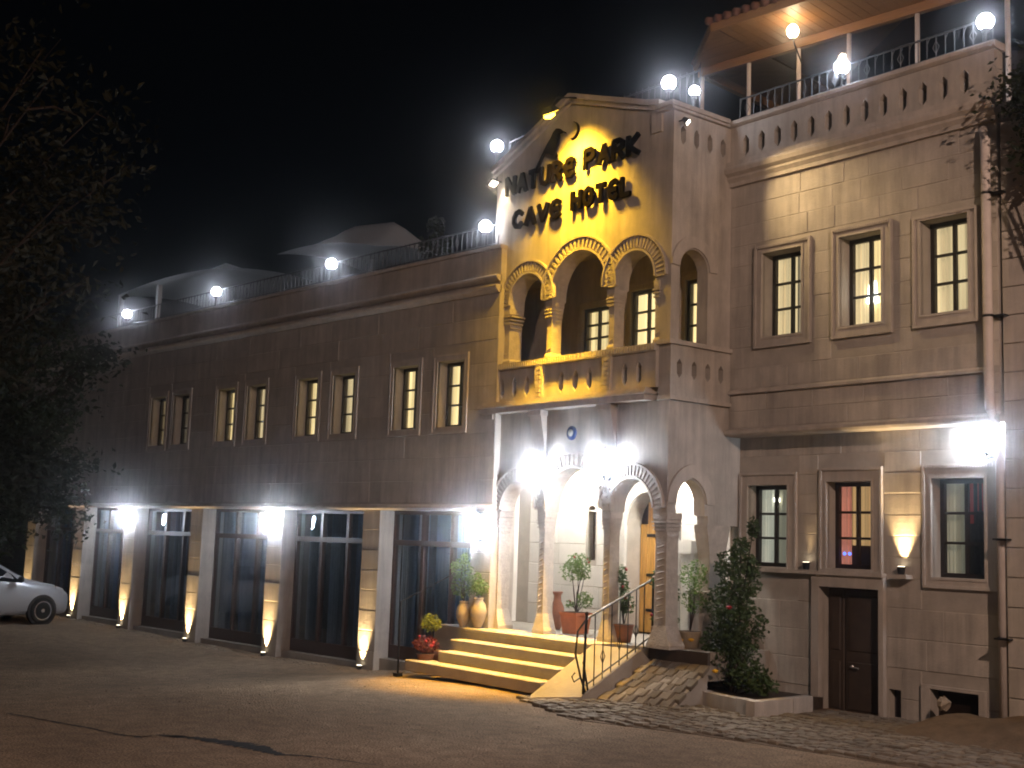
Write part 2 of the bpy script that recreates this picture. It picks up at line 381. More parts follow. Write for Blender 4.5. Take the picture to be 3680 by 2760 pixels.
# ---------------------------------------------------------------- right wing, upper storey (front plane d = 1.2)
D1, D2 = 1.20, 1.45
UW = [(.59, 1.26, 4.87, 6.04), (1.86, 2.50, 4.87, 6.05), (3.05, 3.69, 4.88, 6.05)]
SE = 4.06
hp('wall', MB().prism(rect(0, SE, 3.58, 7.10), [rect(*w) for w in UW], D1, D1+.34), 'tuff_joint')
ops = [(w[0]-.13, w[1]+.155, w[2]-.155, w[3]+.12) for w in UW]
wall_blocks(.005, SE, 3.64, 4.11, D1, .26, .66, [])
wall_blocks(.005, SE, 4.18, 7.08, D1, .29, .62, ops)
window(*UW[0], D1, .2, 'cur_cream', curtains=[(0, .52, 'cur_cream', 0), (.52, 1, 'cur_pale', 0)], sur=(.13, .15, .15, .115), carved=True)
w2 = window(*UW[1], D1, .2, 'cur_cream', sur=(.11, .15, .15, .115), carved=True, curtains=[(0, .42, 'cur_cream', 0), (.42, 1, 'cur_warm', 0)])
hp('bedside_lampshade', MB().lathe([(.085, 0), (.083, .02), (.045, .27), (.043, .28)], 14, (2.15, D1+.30, 5.20)), 'lampshade', parent=w2, smooth=True)
window(*UW[2], D1, .2, 'cur_cream', sur=(.10, .13, .155, .06), carved=False)
t = MB(); t.prism([(D1-.055, 4.115), (D1-.055, 4.15), (D1-.02, 4.18), (D1+.02, 4.18), (D1+.02, 4.115)], None, 0.005, SE-.16, 'x'); hp('string_course', t, 'tuff_trim')
t = MB(); t.prism([(D1-.07, 3.53), (D1-.10, 3.56), (D1-.10, 3.60), (D1-.03, 3.635), (D1+.30, 3.635), (D1+.30, 3.53)], None, 0.005, SE+.03, 'x'); hp('ledge', t, 'tuff_trim')
# cornice mouldings
t = MB(); t.prism([(D1+.1, 7.09), (D1-.05, 7.09), (D1-.06, 7.14), (D1-.10, 7.19), (D1-.10, 7.22), (D1-.15, 7.26), (D1-.17, 7.31), (D1-.17, 7.34), (D1-.13, 7.36), (D1-.13, 7.43), (D1+.1, 7.43)], None, .005, SE+.02, 'x'); hp('cornice', t, 'tuff_trim')
hs = [lozenge(.28+.2825*k, 7.66, .058, .155) for k in range(13)]
hp('parapet', MB().prism(rect(.0, SE, 7.432, 7.97), hs, D1-.03, D1+.13), 'tuff')
hp('parapet_backing', MB().box(.02, SE, D1+.135, D1+.155, 7.43, 7.96), 'tuff_joint')
t = MB(); t.prism([(D1-.05, 7.972), (D1-.09, 8.0), (D1-.09, 8.045), (D1-.06, 8.065), (D1+.17, 8.065), (D1+.17, 7.972)], None, -.02, SE+.03, 'x'); hp('coping', t, 'tuff_trim')
hp('terrace_roof', MB().box(-.3, SE+3, D1+.34, 9, 7.2, 7.35), 'concrete')

# ---------------------------------------------------------------- right wing, ground storey (front plane d = 1.45)
LW = [(.17, .85, 1.77, 2.87), (1.49, 2.17, 1.79, 2.90), (3.02, 3.71, 1.74, 2.92)]
DOOR = (1.40, 2.30, -.15, 1.55); NICHE = (2.40, 2.57, .02, .36); VENT = (2.99, 3.62, -.05, .43)
LE = 4.0
hp('wall', MB().prism(rect(.0, LE, -.3, 3.575), [rect(*w) for w in LW]+[rect(DOOR[0], DOOR[1], -.25, DOOR[3]), rect(*NICHE), rect(*VENT)], D2, D2+.34), 'tuff_joint')
ops = [(w[0]-.15, w[1]+.17, w[2]-.14, w[3]+.18) for w in LW]+[(1.27, 2.375, -.3, 1.79), (.30, 1.4, 1.69, 1.8), (2.385, 2.585, -.1, .37), (2.86, 3.7, -.1, .45)]
wall_blocks(.005, LE, 1.70, 3.52, D2, .26, .56, ops)
wall_blocks(.005, LE, -.1, 1.70, D2, .36, .8, ops, proud=.009, gap=.004)
w = window(*LW[0], D2, .15, 'cur_grey', sur=(.14, .16, .06, .17), curtains=[(0, .45, 'cur_grey', 0), (.45, 1, 'cur_dim', 0)])
hp('globe_reflection', MB().sphere((.46, D2+.24, 2.68), .045, 12, 8), 'lampshade', parent=w, smooth=True)  # glowing ball stands in for a globe lamp mirrored in the pane
w = window(*LW[1], D2, .16, 'cur_red', sur=(.11, .16, .05, .18), curtains=[(0, .28, 'cur_red', .1), (.28, .68, 'cur_amber', .35), (.68, 1, 'cur_red', .0)])
for dx in (.10, .18): hp('blue_light', MB().sphere((1.49+dx, D2+.22, 1.98), .022, 8, 6), 'bulb_blue', parent=w)
window(*LW[2], D2, .16, 'cur_dim', sur=(.12, .16, .13, .17), carved=True, curtains=[(0, .46, 'cur_dim', 0), (.46, .54, 'cur_red_dim', .7), (.54, 1, 'interior', 0), (.6, 1, 'cur_red_dim', .85)])
# ledge below the windows, door with surround
hp('window_ledge', MB().box(.32, 2.375, D2-.11, D2+.02, 1.70, 1.752), 'tuff_trim')
t = MB(); t.prism([(1.285, -.12), (1.40, -.12), (1.40, 1.55), (2.30, 1.55), (2.30, -.12), (2.37, -.12), (2.37, 1.697), (1.285, 1.697)], None, D2-.075, D2+.05); dsur = hp('door_surround', t, 'tuff_trim')
door = hp('cellar_door', MB().box(1.41, 2.29, D2+.14, D2+.18, -.14, 1.54), 'steel')
for (a, b) in ((1.42, 1.66), (1.68, 2.28)):
    hp('door_leaf', MB().block(a, b, D2+.115, D2+.14, -.1, 1.53, .012), 'steel', parent=door)
    hp('door_panel', MB().block(a+.05, b-.05, D2+.10, D2+.118, .75, 1.45, .012), 'steel', parent=door)
    hp('door_panel', MB().block(a+.05, b-.05, D2+.10, D2+.118, .02, .62, .012), 'steel', parent=door)
hp('handle', MB().tube([(1.80, D2+.115, .56), (1.80, D2+.06, .56), (1.92, D2+.055, .55)], .012).sphere((1.80, D2+.1, .56), .025, 8, 6), 'chrome', parent=door)
hp('niche_back', MB().box(2.39, 2.58, D2+.12, D2+.14, .0, .38), 'interior')
t = MB(); t.prism([(2.87, -.1), (2.99, -.1), (2.99, .43), (3.62, .43), (3.62, -.1), (3.70, -.1), (3.70, .47), (2.87, .47)], None, D2-.05, D2+.03); hp('cellar_window_surround', t, 'tuff_trim')
hp('cellar_window', MB().box(2.98, 3.63, D2+.14, D2+.16, -.06, .44), 'darkwood')
# downpipe at the corner
t = MB(); t.tube([(3.92, D1-.05, 7.0), (3.98, D1-.12, 6.86), (3.99, D1-.12, 3.75), (4.0, D1-.12, 3.66)], .055, 12)
pp = hp('downpipe', t, 'pipe', smooth=True)
hp('lower_pipe', MB().tube([(4.0, D1-.12, 3.66), (4.02, D1-.04, 3.5), (4.02, D1+.05, 3.3), (4.02, D1+.05, .2)], .052, 12), 'pipe', parent=pp, smooth=True)
for z in (6.2, 4.75, 2.2, 1.1): hp('pipe_clamp', MB().lathe([(.064, -.014), (.064, .014)], 12, (3.99 if z > 3.6 else 4.02, D1-.12 if z > 3.6 else D1+.05, z)).box(3.99, 4.17, D1-.1, D1+.06, z-.01, z+.01), 'iron', parent=pp)

# ---------------------------------------------------------------- entrance tower, ground floor
X0 = -3.90
AR = [(-3.075, 2.45, .435, .23), (-1.865, 2.46, .61, .24), (-.67, 2.48, .415, .22)]     # centre, spring, radius, ring width
def arcade(z_spring_bot, arches, top, x0, x1):
    P = [(x0, z_spring_bot)]
    for cx, cz, r, _ in arches: P += [(cx-r, z_spring_bot)]+arc(cx, cz, r, 180, 0, 20)+[(cx+r, z_spring_bot)]
    P += [(x1, z_spring_bot)]+list(reversed(top))
    Q = []
    for p in P:
        if not Q or (abs(p[0]-Q[-1][0])+abs(p[1]-Q[-1][1])) > 1e-5: Q.append(p)
    return Q
hp('tower_wall', MB().prism(arcade(2.44, AR, [(X0, 3.94), (-.2, 3.94)], X0, -.2), None, 0, .28), 'tuff')
def archivolt(cx, cz, r, w, y, a0=0, a1=180, n=22, axis='y', inv=False, ribs=True):
    t = MB(); out = arc(cx, cz, r+w, a0, a1, 28); inn = arc(cx, cz, r+.002, a1, a0, 28)
    mid_o = arc(cx, cz, r+w-.03, a0, a1, 28)
    t.prism(out+list(reversed(mid_o)), None, y-.05, y+.01, axis)                         # outer bead
    t.prism(arc(cx, cz, r+.035, a0, a1, 28)+inn, None, y-.04, y+.01, axis)              # inner bead
    t.prism(arc(cx, cz, r+w-.032, a0, a1, 28)+arc(cx, cz, r+.037, a1, a0, 28), None, y-.012, y+.01, axis)
    if ribs:
        for i in range(n+1):
            a = a0+(a1-a0)*i/n; da = (a1-a0)/n*.26
            p = [(cx+q*math.cos(R(b)), cz+q*math.sin(R(b))) for q, b in ((r+.045, a-da), (r+w-.04, a-da*.8), (r+w-.04, a+da*.8), (r+.045, a+da))]
            t.prism(p, None, y-.036, y-.011, axis)
    return t
for cx, cz, r, w in AR: hp('archivolt', archivolt(cx, cz, r, w, 0, 2, 178, 24), 'carved')
def column(s, d, z0, z1, w, dep, base=True, capw=1.5, m='carved'):
    H = z1-z0; P = []
    if base: P += [(w*2.1, dep*1.05, z0), (w*2.1, dep*1.05, z0+.05), (w*1.8, dep, z0+.1), (w*1.08, dep*.82, z0+.30)]
    else: P += [(w*1.3, dep, z0), (w*1.3, dep, z0+.05), (w, dep*.8, z0+.09)]
    P += [(w, dep*.8, z1-.34), (w*1.12, dep*.82, z1-.30), (w*1.05, dep*.82, z1-.26), (w*capw, dep, z1-.10), (w*capw*1.1, dep*1.02, z1-.08), (w*capw*1.1, dep*1.02, z1-.002)]
    c = hp('column', MB().loftrect(P, s, d), m)
    t = MB(); n = int((H-.75)/.085)                         # carved rope on the front edge
    for i in range(n):
        z = z0+(.36 if base else .12)+i*.085
        t.add([(s-w*.75, d-dep*.80, z), (s+w*.75, d-dep*.80, z+.03), (s+w*.75, d-dep*.80, z+.065), (s-w*.75, d-dep*.80, z+.035), (s-w*.5, d-dep*.80-.012, z+.017), (s+w*.5, d-dep*.80-.012, z+.047)], [(0, 1, 5, 4), (4, 5, 2, 3), (0, 4, 3), (1, 2, 5)])
    hp('carving', t, m, parent=c)
    t = MB()
    for k in range(3): t.box(s-w*(1.25+.12*k), s+w*(1.25+.12*k), d-dep*(.9+.04*k)-.02, d+dep*.85, z1-.24+k*.05, z1-.215+k*.05)
    hp('capital_moulding', t, m, parent=c)
    return c
for s in (-2.555, -1.165): column(s, .12, .66, 2.44, .062, .115, capw=1.35)
column(-3.66, .14, .66, 2.44, .085, .14, capw=1.3); column(-.12, .14, .66, 2.44, .10, .14, capw=1.2)
# corbels between the arches and the balcony, pendant blocks
for s in (-2.62, -1.12, -3.78):
    t = MB(); t.add([(s-.14, -.02, 3.26), (s+.14, -.02, 3.26), (s+.14, .02, 3.26), (s-.14, .02, 3.26), (s-.125, -.13, 3.93), (s+.125, -.13, 3.93), (s+.125, .02, 3.93), (s-.125, .02, 3.93)],
                   [(0, 1, 5, 4), (1, 2, 6, 5), (3, 0, 4, 7), (0, 3, 2, 1), (4, 5, 6, 7), (2, 3, 7, 6)])
    t.box(s-.15, s+.15, -.15, .02, 3.86, 3.935)
    hp('corbel', t, 'tuff_trim')
# side of the tower, ground floor (plane s = 0, thickness .2)
def pointed(c, z, w, apex, n=10):
    k = apex-z; rr = (w*w+k*k)/(2*w); L_ = []
    a = math.asin(min(1, k/rr))
    L_ = [(c-w+rr-rr*math.cos(a*i/n), z+rr*math.sin(a*i/n)) for i in range(n+1)]
    return L_+[(2*c-p[0], p[1]) for p in reversed(L_[:-1])]
P = [(0, 2.42), (.17, 2.42), (.17, 2.56)]+pointed(.45, 2.57, .28, 2.90)+[(.73, 2.42), (.80, 2.42), (.80, 2.30), (1.18, 2.30), (1.18, 2.30), (D2, 2.30), (D2, 3.53), (1.2, 3.53), (1.2, 3.94), (0, 3.94)]
Q = []
for p in P:
    if not Q or p != Q[-1]: Q.append(p)
hp('tower_side_wall', MB().prism(Q, None, -.2, 0, 'x'), 'tuff')
hp('archivolt', MB().prism([(p[0], p[1]) for p in pointed(.45, 2.57, .46, 3.10)]+[(p[0], p[1]) for p in reversed(pointed(.45, 2.57, .30, 2.92))], None, -.01, .03, 'x'), 'tuff_trim')
t = MB(); t.loftrect([(.12, .2, .66), (.12, .2, .72), (.10, .155, 1.0), (.10, .155, 1.85), (.11, .17, 1.95), (.12, .22, 2.2), (.12, .24, 2.299)], -.1, 1.0); hp('column', t, 'carved')
hp('low_wall', MB().box(-.15, .04, .60, D2, .40, 1.36), 'tuff')
hp('low_wall_cap', MB().box(-.18, .07, .57, D2-.02, 1.362, 1.41), 'tuff_trim')

# porch interior: floor, back wall with doorway and slit window, ceiling, left end
BD = 1.50
t = MB(); t.prism([(-5.2, .64), (-2.27, .64), (-2.27, 2.30)]+arc(-1.78, 2.30, .49, 180, 0, 16)[1:]+[(-1.29, .64), (-.2, .64), (-.2, 3.9), (-5.2, 3.9)], [rect(-3.17, -2.98, 1.73, 2.50)+arc(-3.075, 2.50, .095, 0, 180, 8)[1:-1]], BD, BD+.5); hp('porch_back_wall', t, 'tuff_joint')
wall_blocks(-4.6, -2.42, .66, 3.3, BD, .33, .72, [(-3.2, -2.95, 1.7, 2.62)], m='lit_porch_tuff')
wall_blocks(-1.14, -.2, .66, 3.3, BD, .33, .5, [], m='lit_porch_tuff')
t = MB(); t.prism(arc(-1.78, 2.30, .64, 0, 180, 20)+arc(-1.78, 2.30, .50, 180, 0, 20), None, BD-.05, BD+.02); t.box(-2.42, -2.275, BD-.05, BD+.02, .66, 2.299); t.box(-1.285, -1.14, BD-.05, BD+.02, .66, 2.299)
hp('doorway_surround', t, 'lit_porch_tuff')
t = MB(); t.box(-.98, -.80, BD-.16, BD+.02, .66, 1.9); t.box(-1.02, -.76, BD-.2, BD+.02, 1.9, 2.08); hp('porch_pilaster', t, 'lit_porch_tuff')
slit = hp('slit_window', MB().prism(rect(-3.165, -2.985, 1.735, 2.50)+arc(-3.075, 2.50, .09, 0, 180, 8)[1:-1], [rect(-3.14, -3.01, 1.76, 1.99), rect(-3.14, -3.01, 2.02, 2.24), rect(-3.14, -3.01, 2.27, 2.5)], BD+.12, BD+.15), 'brownwood')
for z in (1.76, 2.02, 2.27): hp('pane', MB().box(-3.139, -3.011, BD+.13, BD+.135, z, z+.225), 'glass', parent=slit)
hp('curtain', MB().box(-3.16, -2.99, BD+.2, BD+.21, 1.74, 2.55), 'cur_grey', parent=slit)
dr = hp('entrance_door', MB().prism([(-2.265, .665), (-1.295, .665)]+arc(-1.78, 2.30, .485, 0, 180, 16), None, BD+.30, BD+.34), 'darkwood')
for i in range(6):
    xa = -2.26+.1608*i; xm = xa+.08; zt = 2.30+math.sqrt(max(0.01, .48**2-(min(abs(xa+1.78), abs(xa+.16+1.78)) if not (xa < -1.78 < xa+.16) else 0)**2))-.03
    zt = min(zt, 2.30+math.sqrt(max(.0004, .48**2-max(abs(xa+1.78), abs(xa+.1608+1.78))**2)))
    hp('door_plank', MB().block(xa+.004, xa+.157, BD+.27, BD+.302, .68, zt, .008), 'doorwood', parent=dr)
for z in (1.02, 1.55, 2.15): hp('hinge_strap', MB().box(-2.1, -1.62, BD+.258, BD+.272, z-.022, z+.022), 'iron', parent=dr)
hp('door_knocker', MB().box(-1.50, -1.46, BD+.25, BD+.27, 1.75, 1.95), 'chrome', parent=dr)
hp('porch_ceiling', MB().box(-5.2, -.2, .28, BD, 3.45, 3.6), 'lit_porch_tuff')
hp('porch_end_wall', MB().box(-5.0, -4.9, .5, BD, .3, 3.45), 'lit_porch_tuff')
hp('porch_partition', MB().box(-6.2, -3.96, .36, .39, .3, 3.45), 'lit_porch_tuff')
hp('porch_floor', MB().prism([(-4.55, -.42), (-.92, -.42), (-.92, .0), (-.45, .0), (-.45, .22), (.55, .22), (.55, D2), (-5.2, D2+.6), (-5.2, .25), (-4.55, .25)], None, .30, .66, 'z'), 'concrete')
hp('porch_edge', MB().box(-.45, .60, .17, .219, .50, .662), 'steel')
# entrance steps
for i, z in enumerate((.505, .35, .195)):
    d = -.72-.29*i; xl = (-3.72, -3.62, -4.05)[i]
    hp('step', MB().block(xl, -.925, d, d+.34, z-.16, z, .012), 'concrete')
hp('nosing', MB().block(-3.75, -.925, -.445, -.30, .60, .664, .012), 'concrete')
# ramp beside the steps and the cobbled slope next to it
t = MB(); t.add([(-.92, -1.52, -.1), (-.42, -1.0, -.1), (-.42, .0, -.1), (-.92, .0, -.1), (-.92, -1.52, .02), (-.42, -1.05, .06), (-.42, .0, .62), (-.92, -.42, .655)], [(0, 1, 5, 4), (1, 2, 6, 5), (3, 0, 4, 7), (2, 3, 7, 6), (4, 5, 6, 7)])
hp('ramp', t, 'concrete')
t = MB(); t.add([(-.40, -.82, -.05), (.60, -.48, -.05), (.60, .17, -.05), (-.40, .17, -.05), (-.40, -.82, -.015), (.60, -.48, -.015), (.60, .165, .46), (-.40, .165, .46)], [(0, 1, 5, 4), (1, 2, 6, 5), (3, 0, 4, 7), (2, 3, 7, 6), (4, 5, 6, 7)])
slope = hp('side_slope', t, 'concrete')

# ---------------------------------------------------------------- tower balcony (loggia) and gable
t = MB(); t.box(X0-.02, -.30, -.17, .3, 3.945, 4.03); t.box(X0-.05, -.27, -.20, .3, 4.03, 4.07); t.box(X0, -.30, -.15, .02, 4.07, 4.12); hp('balcony_ledge', t, 'carved')
hp('balcony_floor', MB().box(X0, -.2, .3, 1.3, 3.95, 4.05), 'tuff_joint')
sl = [lozenge(x, 4.335, .05, .165) for x in (-3.52, -3.22, -2.92, -2.13, -1.82, -1.52, -.80, -.52)]
hp('balcony_parapet', MB().prism(rect(X0, -.2, 4.121, 4.62), sl, -.06, .12), 'tuff')
hp('parapet_backing', MB().box(X0, -.21, .125, .14, 4.12, 4.61), 'tuff_joint')
t = MB(); t.box(X0-.02, -.2, -.10, .2, 4.621, 4.72)
for i in range(70): x = X0+.02+i*.0525; t.box(x, x+.026, -.112, -.098, 4.635, 4.705)
hp('balcony_rail', t, 'carved')
for s in (-2.60, -1.13):
    t = MB(); t.box(s-.085, s+.085, -.105, -.055, 4.12, 4.62)
    for i in range(7): t.box(s-.05, s+.05, -.122, -.104, 4.15+i*.066, 4.19+i*.066)
    hp('balcony_pilaster', t, 'carved')
UA = [(-3.03, 5.67, .425, .22), (-1.855, 5.67, .605, .22), (-.70, 5.68, .40, .24)]
gable = [(X0, 7.90), (-3.80, 7.93), (-2.12, 8.66), (-.45, 8.12), (-.2, 8.06)]
hp('tower_gable_wall', MB().prism(arcade(5.60, UA, gable, X0, -.2), None, 0, .28), 'tuff')
for cx, cz, r, w in UA: hp('archivolt', archivolt(cx, cz, r, w, 0, -2, 182, 26), 'carved')
for s in (-2.53, -1.175): column(s, .12, 4.72, 5.60, .055, .12, base=False, capw=1.3)
column(-3.68, .12, 4.72, 5.60, .21, .14, base=False, capw=1.03); column(-.25, .12, 4.72, 5.60, .045, .14, base=False, capw=1.1)
for s in (-2.53, -1.17): hp('rosette', MB().lathe([(.075, 0), (.07, .02), (.03, .035), (.001, .04)], 10, (0, 0, 0)), 'carved').matrix_local = Matrix.Translation((s, -.001, 5.82)) @ Matrix.Rotation(R(90), 4, 'X')
# gable coping
t = MB(); g = [(X0-.06, 7.885), (-2.12, 8.665), (-.42, 8.115), (-.2, 8.065)]
t.prism([(p[0], p[1]) for p in g]+[(p[0], p[1]+.075) for p in reversed(g)], None, -.10, .34)
t.prism([(p[0], p[1]-.07) for p in g]+[(p[0], p[1]-.002) for p in reversed(g)], None, -.05, .0)
hp('gable_coping', t, 'tuff_trim')
# side of the tower, upper floor (plane s = 0)
P = [(0, 4.72), (.17, 4.72), (.17, 5.72)]+arc(.45, 5.78, .28, 180, 0, 14)+[(.73, 5.72), (.73, 4.72), (1.2, 4.72), (1.2, 7.96), (0, 7.96)]
hp('tower_side_wall', MB().prism(P, [lozenge(d, 7.64, .052, .14) for d in (.19, .46, .735, 1.01)], -.2, 0, 'x'), 'tuff')
hp('parapet_backing', MB().box(-.225, -.205, .02, 1.2, 7.3, 7.95), 'tuff_joint')
hp('archivolt', MB().prism(arc(.45, 5.78, .46, 2, 178, 20)+arc(.45, 5.78, .30, 178, 2, 20), None, -.01, .025, 'x'), 'tuff_trim')
hp('balcony_parapet', MB().prism(rect(0, 1.2, 4.0, 4.72), [lozenge(d, 4.38, .05, .13) for d in (.17, .46, .735, 1.0)], -.2, .02, 'x'), 'tuff')
hp('parapet_backing', MB().box(-.225, -.205, .02, 1.2, 4.0, 4.7), 'tuff_joint')
hp('side_moulding', MB().box(-.2, .06, -.06, 1.195, 4.70, 4.76), 'tuff_trim'); hp('side_moulding', MB().box(-.2, .05, -.03, 1.195, 3.945, 4.0), 'tuff_trim')
t = MB(); t.box(-.24, .05, -.08, 1.10, 7.962, 8.0); t.box(-.26, .08, -.11, 1.08, 8.0, 8.065); hp('coping', t, 'tuff_trim')
hp('corner_block', MB().box(-.40, -.205, -.035, .25, 7.70, 8.06), 'tuff')
# loggia back wall with three windows, ceiling
LB = 1.15
BW = [(-3.02, -2.36, 4.95, 5.70), (-1.93, -1.27, 4.90, 5.84), (-.80, -.26, 4.82, 5.86)]
hp('loggia_back_wall', MB().prism(rect(-4.9, -.2, 4.05, 6.6), [rect(*w) for w in BW], LB, LB+.3), 'tuff')
for w in BW: window(*w, LB, .03, 'cur_warm', sur=(.12, .12, .05, .12), proud=.03)
hp('loggia_ceiling', MB().box(-4.9, -.2, .28, LB, 6.5, 6.6), 'tuff_joint')
hp('loggia_end_wall', MB().box(-4.9, -4.85, .2, LB, 4.05, 6.5), 'tuff_joint')
hp('tower_roof', MB().box(X0, -.23, .28, 1.6, 7.15, 7.28), 'concrete')
hp('tower_left_wall', MB().box(X0, X0+.2, .29, 1.5, 6.6, 7.8), 'tuff')

# ---------------------------------------------------------------- left wing (local x = world x, y behind its front)
XE = -14.16; XW = -34.0
LWIN = [(c-.335, c+.335, 3.79, 4.87) for c in (-15.27, -16.44, -18.22, -19.37, -21.15, -22.29, -24.14, -25.16)]
hp('left_wall', MB().prism(rect(XW, XE, 2.52, 6.0), [rect(*w) for w in LWIN], 0, .34), 'tuff_joint', True)
ops = [(w[0]-.12, w[1]+.12, w[2]-.13, w[3]+.13) for w in LWIN]
wall_blocks(-25.75, XE, 2.56, 5.86, 0, .36, 1.02, ops, True, proud=.006, gap=.003)
wall_blocks(XW, -25.76, 2.56, 5.86, 0, .36, 1.02, ops, True, joined=True)
LCUR = [[(0, .55, 'cur_warm', 0), (.55, 1, 'cur_cream', 0)], [(0, 1, 'cur_warm', 0)], [(0, .48, 'cur_cream', 0), (.52, 1, 'cur_warm', 0)], [(0, 1, 'cur_warm', 0)], [(0, .6, 'cur_cream', 0), (.6, 1, 'cur_warm', 0)], [(0, 1, 'cur_warm', 0)], [(0, 1, 'cur_pale', 0)], [(0, .5, 'cur_cream', 0), (.5, 1, 'cur_pale', 0)]]
for i, w in enumerate(LWIN): window(*w, 0, .2, 'cur_warm', True, curtains=LCUR[i], sur=(.10, .10, .11, .11), proud=.028)
for za, zb in ((5.87, 5.99), (6.05, 6.15)):
    t = MB(); t.prism([(.02, za), (-.03, za), (-.09, (za+zb)/2), (-.10, zb-.02), (-.08, zb), (.02, zb)], None, XW, XE, 'x'); hp('cornice_moulding', t, 'tuff_trim', True)
hp('left_parapet', MB().box(XW, XE, .0, .22, 6.0, 6.58), 'tuff', True)
hp('left_coping', MB().box(XW, XE+.01, -.04, .25, 6.582, 6.64), 'tuff_trim', True)
hp('left_roof', MB().box(XW, XE, .34, 7, 6.2, 6.3), 'concrete', True)
t = MB(); t.prism([(.3, 2.44), (-.06, 2.44), (-.09, 2.47), (-.09, 2.50), (-.04, 2.535), (.3, 2.535)], None, XW, XE+.005, 'x'); hp('left_ledge', t, 'tuff_trim', True)
hp('left_end_wall', MB().box(XE-.3, XE-.005, .341, .50, 2.53, 6.0), 'tuff', True)
PX = [(-31.75, -31.25), (-28.98, -28.47), (-26.40, -25.87), (-23.42, -22.93), (-20.47, -19.96), (-17.46, -16.98), (-14.63, -14.165)]
for (a, b) in PX:
    g0 = ground((a+b)/2)-.03
    p = hp('pillar', MB().box(a+.015, b-.015, .015, .50, g0, 2.438), 'tuff_joint', True)
    n = 8; hgt = (2.436-g0)/n
    for k in range(n): hp('pillar_stone', MB().block(a, b, 0-random.uniform(0, .006), .49, g0+k*hgt+.003, g0+(k+1)*hgt-.003, .008), 'tuff', parent=p)
# plinth along the glazing
t = MB()
for (a, b), (c, d) in zip(PX, PX[1:]): t.box(b, c, .12, .5, -.4, ground((b+c)/2)+.10)
hp('plinth', t, 'concrete', True)
# glazed bays
for k, ((a, b), (c, d)) in enumerate(zip(PX, PX[1:])):
    z0 = ground((b+c)/2)+.10; zt = 1.90; z1 = 2.436; y = .30; fwd = .05
    t = MB(); t.box(b, b+fwd, y, y+.08, z0, z1); t.box(c-fwd, c, y, y+.08, z0, z1); t.box(b+fwd, c-fwd, y+.002, y+.078, z0, z0+.22); t.box(b+fwd, c-fwd, y+.002, y+.078, z1-.06, z1)
    t.box(b+fwd, c-fwd, y-.01, y+.076, zt-.045, zt+.045)
    xm = [b+fwd+(c-b-2*fwd)*i/3 for i in range(4)]
    bay = hp('glazed_bay', t, 'brownwood', True)
    for i in (1, 2): hp('mullion', MB().box(xm[i]-.038, xm[i]+.038, y-.005, y+.085, z0+.22, z1-.06), 'brownwood', parent=bay)
    for i in range(3):
        hp('pane', MB().box(xm[i]+.03, xm[i+1]-.03, y+.03, y+.036, z0+.23, zt-.05), 'bayglass', parent=bay)
        hp('pane', MB().box(xm[i]+.03, xm[i+1]-.03, y+.03, y+.036, zt+.05, z1-.065), 'bayglass', parent=bay)
    for (ca, cb) in (((.0, .14), (.30, .50), (.60, 1.0)) if k % 2 else ((.06, .24), (.34, .56), (.66, 1.0))):
        t = MB(); n = 40; xa = b+(c-b)*ca; xb = b+(c-b)*cb
        for i in range(n+1):
            x = xa+(xb-xa)*i/n; yy = y+.25+.04*math.sin(i*.9+k)+.015*math.sin(i*2.3)
            t.v += [(x, yy, z0), (x, yy, z1)]
        t.f = [(2*i, 2*i+2, 2*i+3, 2*i+1) for i in range(n)]
        hp('curtain', t, 'bluecurtain', parent=bay, smooth=True)
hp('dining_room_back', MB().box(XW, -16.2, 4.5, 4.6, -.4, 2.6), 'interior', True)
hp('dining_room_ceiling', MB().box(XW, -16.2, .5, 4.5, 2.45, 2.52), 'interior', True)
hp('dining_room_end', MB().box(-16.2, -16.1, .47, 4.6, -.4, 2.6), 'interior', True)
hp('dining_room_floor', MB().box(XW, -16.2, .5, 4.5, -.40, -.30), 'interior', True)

# wall that carries on beyond the downpipe
nb = thing('adjoining_wall', 'dark stone wall of the next building beyond the downpipe at the right edge', 'wall', FT @ Matrix.Translation((4.10, 1.19, 0)))
build('wall_body', MB().box(.0, 6, .03, .5, -.3, 7.3), 'tuff_joint', nb)
for r_ in range(22):
    for c in range(4):
        x = (.0 if r_ % 2 else -.22)+c*.55; build('wall_stone', MB().block(max(.0, x)+.004, x+.546, .0, .04, -.2+r_*.33+.004, -.2+(r_+1)*.33-.004), 'tuff', nb)

